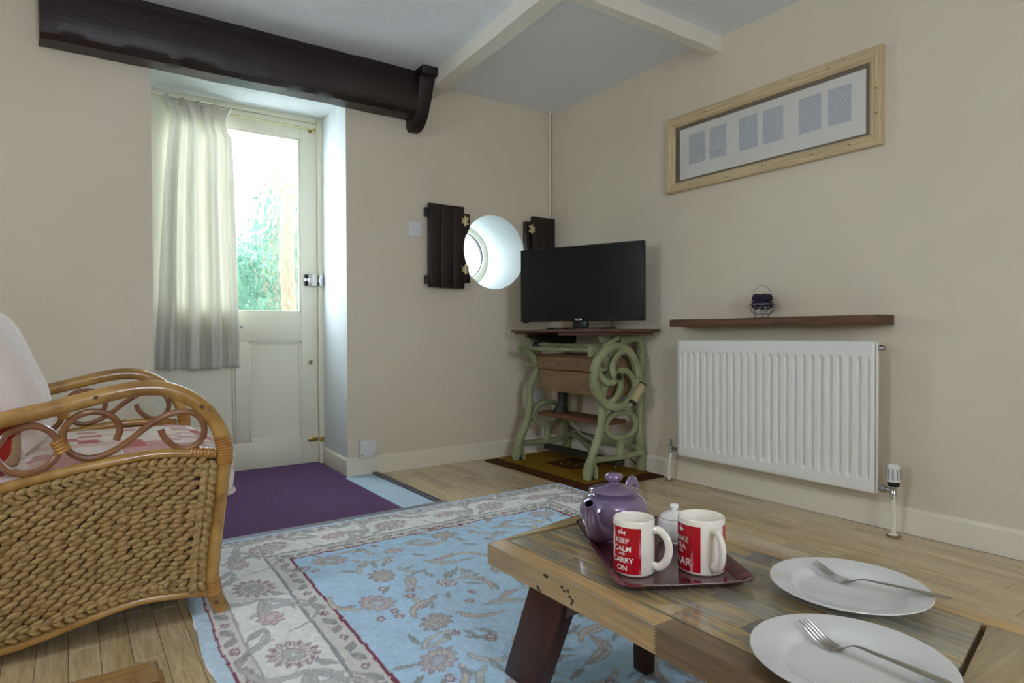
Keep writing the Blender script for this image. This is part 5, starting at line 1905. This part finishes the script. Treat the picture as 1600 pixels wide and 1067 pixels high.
def rrect(l_, w_, r_, z, n_=8):
    out = []
    for (cx, cy, a0) in ((l_ / 2 - r_, w_ / 2 - r_, 0), (-l_ / 2 + r_, w_ / 2 - r_, PI / 2), (-l_ / 2 + r_, -w_ / 2 + r_, PI), (l_ / 2 - r_, -w_ / 2 + r_, 3 * PI / 2)):
        for q in range(n_ + 1):
            a = a0 + q / n_ * PI / 2
            out.append(TM @ Vector((cx + r_ * math.cos(a), cy + r_ * math.sin(a), z)))
    return out


R = [rrect(tl - 0.055, tw_ - 0.055, 0.022, 0.0006), rrect(tl - 0.045, tw_ - 0.045, 0.024, 0.0012), rrect(tl - 0.010, tw_ - 0.010, 0.030, 0.016), rrect(tl, tw_, 0.032, 0.0175), rrect(tl, tw_, 0.032, 0.0195),
     rrect(tl - 0.012, tw_ - 0.012, 0.029, 0.0195), rrect(tl - 0.048, tw_ - 0.048, 0.022, 0.0045), rrect(tl - 0.056, tw_ - 0.056, 0.02, 0.0036)]
MB().rings(R).build('tray_body', M['tray'], tray, sharp=50)
ZT = TT + 0.0037


def cam_angle(x, y):
    return math.atan2(CAM.y - y, CAM.x - x)


# teapot
tx, ty = -1.640, -2.293
pot = thing('teapot', (tx, ty, ZT), 'lilac lustre glazed teapot on the tray behind the mugs', 'teapot')
body = [(0.0, 0.0), (0.046, 0.0), (0.050, 0.004), (0.064, 0.016), (0.076, 0.034), (0.0815, 0.054), (0.0795, 0.073), (0.073, 0.088), (0.062, 0.098), (0.054, 0.1015), (0.051, 0.106), (0.048, 0.108), (0.0, 0.108)]
pb = MB().lathe([(p.x, p.z) for p in spline([(a, 0, b_) for a, b_ in body], 3)], (tx, ty, ZT), 44).build('pot_body', M['lilac'], pot, sharp=60)
lid = MB().lathe([(0.0, 0.107), (0.054, 0.107), (0.0585, 0.1085), (0.0595, 0.1105), (0.0575, 0.1125), (0.046, 0.1165), (0.028, 0.1215), (0.012, 0.1245), (0.0, 0.125)], (tx, ty, ZT), 40).build('lid', M['lilac'], pot, sharp=60)
MB().lathe([(0.0, 0.123), (0.0125, 0.123), (0.0115, 0.130), (0.0195, 0.1355), (0.0215, 0.141), (0.0195, 0.147), (0.010, 0.1505), (0.0, 0.151)], (tx, ty, ZT), 24).build('lid_knob', M['lilac'], lid, sharp=60)
sa = cam_angle(tx, ty) - 0.46
ca_, sa_ = math.cos(sa), math.sin(sa)
SP = [(0.060, 0.030), (0.082, 0.034), (0.100, 0.050), (0.108, 0.072), (0.114, 0.092), (0.122, 0.104)]
P = spline([(tx + r_ * ca_, ty + r_ * sa_, ZT + z) for r_, z in SP], 5)
rd = list(np.interp(np.linspace(0, 1, len(P)), [0, 0.2, 0.45, 0.7, 1.0], [0.029, 0.026, 0.0185, 0.0135, 0.0125]))
MB().tube(P, [float(q) for q in rd], 16).build('spout', M['lilac'], pot, sharp=60)
e_ = (P[-1] - P[-2]).normalized()
MB().tube([P[-1] - e_ * 0.001, P[-1] + e_ * 0.0008], 0.0092, 14).build('spout_mouth', M['hole'], pot)
HP = [(-0.068, 0.094), (-0.090, 0.112), (-0.112, 0.108), (-0.124, 0.085), (-0.120, 0.058), (-0.100, 0.036), (-0.074, 0.030)]
MB().tube(spline([(tx + r_ * ca_, ty + r_ * sa_, ZT + z) for r_, z in HP], 6), 0.0085, 12, flat=(1.5, 0.9)).build('handle', M['lilac'], pot)

# sugar bowl
sx, sy = -1.548, -2.397
sg = thing('sugar_bowl', (sx, sy, ZT), 'white lidded sugar bowl on the tray between the two mugs', 'bowl')
bowl = [(0.0, 0.0), (0.024, 0.0), (0.026, 0.003), (0.037, 0.014), (0.0425, 0.030), (0.040, 0.046), (0.034, 0.054), (0.0, 0.0545)]
MB().lathe([(p.x, p.z) for p in spline([(a, 0, b_) for a, b_ in bowl], 3)], (sx, sy, ZT), 36).build('bowl_body', M['ceramic'], sg, sharp=60)
ld = MB().lathe([(0, 0.054), (0.034, 0.054), (0.0355, 0.056), (0.030, 0.062), (0.016, 0.068), (0.0, 0.070)], (sx, sy, ZT), 32).build('lid', M['ceramic'], sg, sharp=60)
MB().lathe([(0, 0.068), (0.006, 0.068), (0.0065, 0.073), (0.010, 0.077), (0.010, 0.083), (0.007, 0.086), (0, 0.0862)], (sx, sy, ZT), 20).build('lid_knob', M['ceramic'], ld, sharp=60)


def text_mesh(body_, size):
    cu = bpy.data.curves.new('t', 'FONT')
    cu.body = body_
    cu.size = size
    cu.align_x = 'CENTER'
    cu.offset = size * 0.012
    o = bpy.data.objects.new('t', cu)
    COL.objects.link(o)
    dg = bpy.context.evaluated_depsgraph_get()
    me_ = bpy.data.meshes.new_from_object(o.evaluated_get(dg))
    V = [tuple(v.co) for v in me_.vertices]
    F = [tuple(p.vertices) for p in me_.polygons]
    bpy.data.objects.remove(o)
    bpy.data.curves.remove(cu)
    bpy.data.meshes.remove(me_)
    return V, F


def wrap(mb_, V, F, c, R_, th0, z0, off):
    out = []
    for (u, v, _) in V:
        a = th0 + u / R_
        out.append((c[0] + (R_ + off) * math.cos(a), c[1] + (R_ + off) * math.sin(a), c[2] + z0 + v))
    mb_.add(out, F)


def patch(c, R_, th0, th1, z0, z1, off, name, mat, par, n_=24):
    V, F = [], []
    for i in range(n_ + 1):
        a = th0 + (th1 - th0) * i / n_
        for z in (z0, z1):
            V.append((c[0] + (R_ + off) * math.cos(a), c[1] + (R_ + off) * math.sin(a), c[2] + z))
    for i in range(n_):
        F.append((2 * i, 2 * i + 2, 2 * i + 3, 2 * i + 1))
    return MB().add(V, F).build(name, mat, par)


CROWN = [[(-0.0075, 0.0), (0.0075, 0.0), (0.0075, 0.0016), (-0.0075, 0.0016)],
         [(-0.0072, 0.002), (-0.009, 0.0065), (-0.0062, 0.0085), (-0.0042, 0.0058), (-0.0030, 0.0022)],
         [(0.0072, 0.002), (0.0030, 0.0022), (0.0042, 0.0058), (0.0062, 0.0085), (0.009, 0.0065)],
         [(-0.0024, 0.0022), (0.0024, 0.0022), (0.0032, 0.0062), (0.0, 0.0090), (-0.0032, 0.0062)],
         [(-0.0006, 0.0090), (0.0006, 0.0090), (0.0006, 0.0122), (-0.0006, 0.0122)],
         [(-0.0018, 0.0103), (0.0018, 0.0103), (0.0018, 0.0113), (-0.0018, 0.0113)]]
CUP = [[(-0.0052, 0.0075), (-0.0048, 0.0035), (-0.002, 0.0012), (0.002, 0.0012), (0.0048, 0.0035), (0.0052, 0.0075)],
       [(0.0048, 0.0068), (0.0076, 0.0068), (0.0078, 0.0040), (0.0045, 0.0030), (0.0047, 0.0040), (0.0066, 0.0046), (0.0064, 0.0058), (0.0049, 0.0058)],
       [(-0.006, 0.0), (0.006, 0.0), (0.0045, 0.0009), (-0.0045, 0.0009)],
       [(-0.0022, 0.0085), (-0.0012, 0.0085), (-0.0003, 0.0105), (-0.0012, 0.0125), (-0.0022, 0.0122), (-0.0013, 0.0105)],
       [(0.0012, 0.0085), (0.0022, 0.0085), (0.0031, 0.0105), (0.0022, 0.0125), (0.0012, 0.0122), (0.0021, 0.0105)]]


def mug(x, y, R_, H_, pan, hand, lines, emblem, label, gap2=None):
    t_ = thing('mug', (x, y, ZT), label, 'mug', 'mugs on the tray')
    ca = cam_angle(x, y)
    prof_ = [(0.0, 0.0), (R_ - 0.006, 0.0), (R_ - 0.002, 0.001), (R_, 0.004), (R_, H_ - 0.003), (R_ - 0.001, H_ - 0.0006), (R_ - 0.002, H_), (R_ - 0.003, H_ - 0.0006), (R_ - 0.004, H_ - 0.003), (R_ - 0.0045, 0.010), (R_ - 0.008, 0.006), (0.0, 0.006)]
    MB().lathe(prof_, (x, y, ZT), 48).build('mug_body', M['cream_ceramic'], t_, sharp=60)
    th = ca + hand
    hp = [(R_ - 0.001, H_ * 0.82), (R_ + 0.014, H_ * 0.83), (R_ + 0.029, H_ * 0.70), (R_ + 0.033, H_ * 0.50), (R_ + 0.027, H_ * 0.30), (R_ + 0.013, H_ * 0.17), (R_ - 0.001, H_ * 0.18)]
    MB().tube(spline([(x + r_ * math.cos(th), y + r_ * math.sin(th), ZT + z) for r_, z in hp], 6), 0.0064, 12, flat=(1.25, 0.95)).build('handle', M['cream_ceramic'], t_)
    hwid = 0.95
    c0 = ca + pan
    lab = patch((x, y, ZT), R_, c0 - hwid, c0 + hwid, 0.006, H_ - 0.012, 0.0003, 'red_panel', M['red_print'], t_)
    patch((x, y, ZT), R_, th + (th - c0) - hwid, th + (th - c0) + hwid, 0.006, H_ - 0.012, 0.0003, 'red_panel', M['red_print'], t_)
    mb_ = MB()
    for (s_, size, z) in lines:
        V, F = text_mesh(s_, size)
        wrap(mb_, V, F, (x, y, ZT), R_, c0, z, 0.0006)
    mb_.build('lettering', M['white_print'], lab, sharp=10)
    mb_ = MB()
    for poly in emblem:
        wrap(mb_, [(a, b_, 0) for a, b_ in poly], [tuple(range(len(poly)))], (x, y, ZT), R_, c0, H_ - 0.027, 0.0006)
    mb_.build('emblem', M['white_print'], lab, sharp=10)
    return t_


mug(-1.760, -2.474, 0.0415, 0.109, -0.60, 1.13, [('KEEP', 0.0140, 0.0660), ('CALM', 0.0150, 0.0500), ('AND', 0.0065, 0.0425), ('CARRY', 0.0150, 0.0275), ('ON', 0.0150, 0.0120)], CROWN,
    'white mug with a red KEEP CALM AND CARRY ON panel under a crown')
mug(-1.640, -2.546, 0.0465, 0.109, -0.98, 0.52, [('MAKE', 0.0150, 0.0630), ('TEA', 0.0150, 0.0480), ('NOT', 0.0065, 0.0400), ('WAR', 0.0225, 0.0160)], CUP,
    'white mug with a red MAKE TEA NOT WAR panel under a teacup emblem')

# plates and forks
def plate_(x, y, R_, label):
    t_ = thing('dinner_plate', (x, y, TT), label, 'plate', 'dinner plates on the coffee table')
    pr_ = [(0.0, 0.004), (0.062, 0.004), (0.072, 0.0), (0.078, 0.0), (0.084, 0.004), (0.096, 0.013), (R_ - 0.006, 0.0232), (R_, 0.0252), (R_ - 0.001, 0.0268), (R_ - 0.008, 0.0256), (0.104, 0.0205), (0.097, 0.0185), (0.092, 0.0145), (0.087, 0.0095), (0.080, 0.0074), (0.0, 0.0070)]
    MB().lathe(pr_, (x, y, TT - 0.0002), 72).build('plate_body', M['plate'], t_, sharp=60)
    return t_


plate_(-1.530, -2.787, 0.133, 'white round dinner plate on the coffee table nearer the radiator wall')
plate_(-1.790, -2.922, 0.133, 'white round dinner plate nearest the viewer on the coffee table')


def fork(tip, bend, neck, end, label):
    t_ = thing('fork', tuple((Vector(bend) + Vector(end)) / 2), label, 'fork', 'forks on the plates')
    T_, B2, N_, E2 = Vector(tip), Vector(bend), Vector(neck), Vector(end)
    ax = (Vector((T_.x, T_.y, 0)) - Vector((E2.x, E2.y, 0))).normalized()
    sd = Vector((-ax.y, ax.x, 0))
    path = spline([E2, E2.lerp(N_, 0.35) + Vector((0, 0, 0.001)), E2.lerp(N_, 0.75) + Vector((0, 0, 0.001)), N_, N_.lerp(B2, 0.55) - Vector((0, 0, 0.002)), B2], 5)
    tt = np.linspace(0, 1, len(path))
    wd = np.interp(tt, [0, 0.04, 0.2, 0.45, 0.6, 0.72, 0.85, 1.0], [0.003, 0.0085, 0.0078, 0.0048, 0.0030, 0.0034, 0.0095, 0.0125])
    R = []
    for p, w_ in zip(path, wd):
        R.append([p + sd * w_, p + sd * w_ * 0.5 + Vector((0, 0, 0.0013)), p - sd * w_ * 0.5 + Vector((0, 0, 0.0013)), p - sd * w_, p - sd * w_ * 0.5 - Vector((0, 0, 0.0009)), p + sd * w_ * 0.5 - Vector((0, 0, 0.0009))])
    MB().rings(R).build('fork_handle', M['steel'], t_, sharp=70)
    for k in range(4):
        o_ = (k - 1.5) * 0.0072
        q = spline([B2 + sd * o_ - ax * 0.004, B2.lerp(T_, 0.35) + sd * o_ - Vector((0, 0, 0.0035)), B2.lerp(T_, 0.7) + sd * o_ - Vector((0, 0, 0.002)), T_ + sd * o_ * 0.96], 5)
        MB().tube(q, list(np.interp(np.linspace(0, 1, len(q)), [0, 0.8, 1], [0.0024, 0.0017, 0.0009])), 8, flat=(0.75, 1.0)).build('tine', M['steel'], t_)


fork((-1.490, -2.700, 0.3365), (-1.487, -2.757, 0.3150), (-1.487, -2.792, 0.3285), (-1.467, -2.929, 0.3355), 'steel fork resting on the plate nearer the radiator wall')
fork((-1.749, -2.829, 0.3375), (-1.757, -2.882, 0.3150), (-1.758, -2.914, 0.3310), (-1.766, -3.043, 0.3345), 'steel fork resting on the plate nearest the viewer')

# ------------------------------------------------------------------ garden behind the door glass
tag(MB().box(-9, 6, WT + 0.05, 14, -0.35, -0.15).build('ground', M['grass']), 'pale gravel ground outside the door', kind='structure')


def bush(name, c, rad_, n_, lab, size=0.05, seed=1):
    r = np.random.default_rng(seed)
    d = r.normal(size=(n_, 3))
    d /= np.linalg.norm(d, axis=1)[:, None]
    rr_ = 0.72 + 0.33 * r.random(n_)
    P = np.array(c) + d * rr_[:, None] * np.array(rad_)
    V, F = [], []
    for i in range(n_):
        a = Vector(d[i]) + Vector(r.normal(size=3)) * 0.6
        a.normalize()
        b_ = a.orthogonal().normalized()
        q = Matrix.Rotation(r.uniform(0, 6.28), 3, a) @ b_
        e = a.cross(q)
        p = Vector(P[i])
        s_ = size * r.uniform(0.6, 1.3)
        k = len(V)
        V += [p - q * s_, p + e * s_ * 0.45 + a * 0.01, p + q * s_, p - e * s_ * 0.45 + a * 0.01]
        F.append((k, k + 1, k + 2, k + 3))
    t_ = thing(name, (c[0], c[1], -0.15), lab, 'bush')
    o = MB().add(V, F).build('foliage', M['leaf'], t_, sharp=180)
    o['kind'] = 'stuff'
    MB().ellipsoid(c, [q * 0.82 for q in rad_], 20, 14).build('leaf_mass', M['leaf_core'], t_, sharp=180)['kind'] = 'stuff'
    MB().tube([(c[0], c[1], -0.16), (c[0], c[1], c[2])], 0.03, 8).build('stem', M['bark'], t_)
    return t_


bush('garden_bush', (-1.62, 2.9, 0.55), (0.85, 0.6, 1.15), 5200, 'dense green garden bush seen through the middle of the door glass', 0.06, 2)
bush('garden_bush', (-0.50, 3.9, 1.5), (0.75, 0.55, 1.5), 4200, 'tall green bush behind the brown post outside the door', 0.06, 3)
post = thing('garden_post', (-1.16, 1.8, -0.15), 'orange brown wooden post with a cross branch outside the door', 'post')
MB().tube(spline([(-1.25, 1.8, -0.15), (-1.24, 1.8, 0.8), (-1.26, 1.81, 1.5), (-1.22, 1.8, 2.2), (-1.23, 1.8, 2.6)], 5), 0.055, 10).build('post', M['bark'], post)
MB().tube(spline([(-1.19, 1.8, 1.88), (-1.35, 1.8, 1.97), (-1.55, 1.8, 1.99), (-1.85, 1.8, 2.03)], 5), 0.036, 8).build('branch', M['bark'], post)
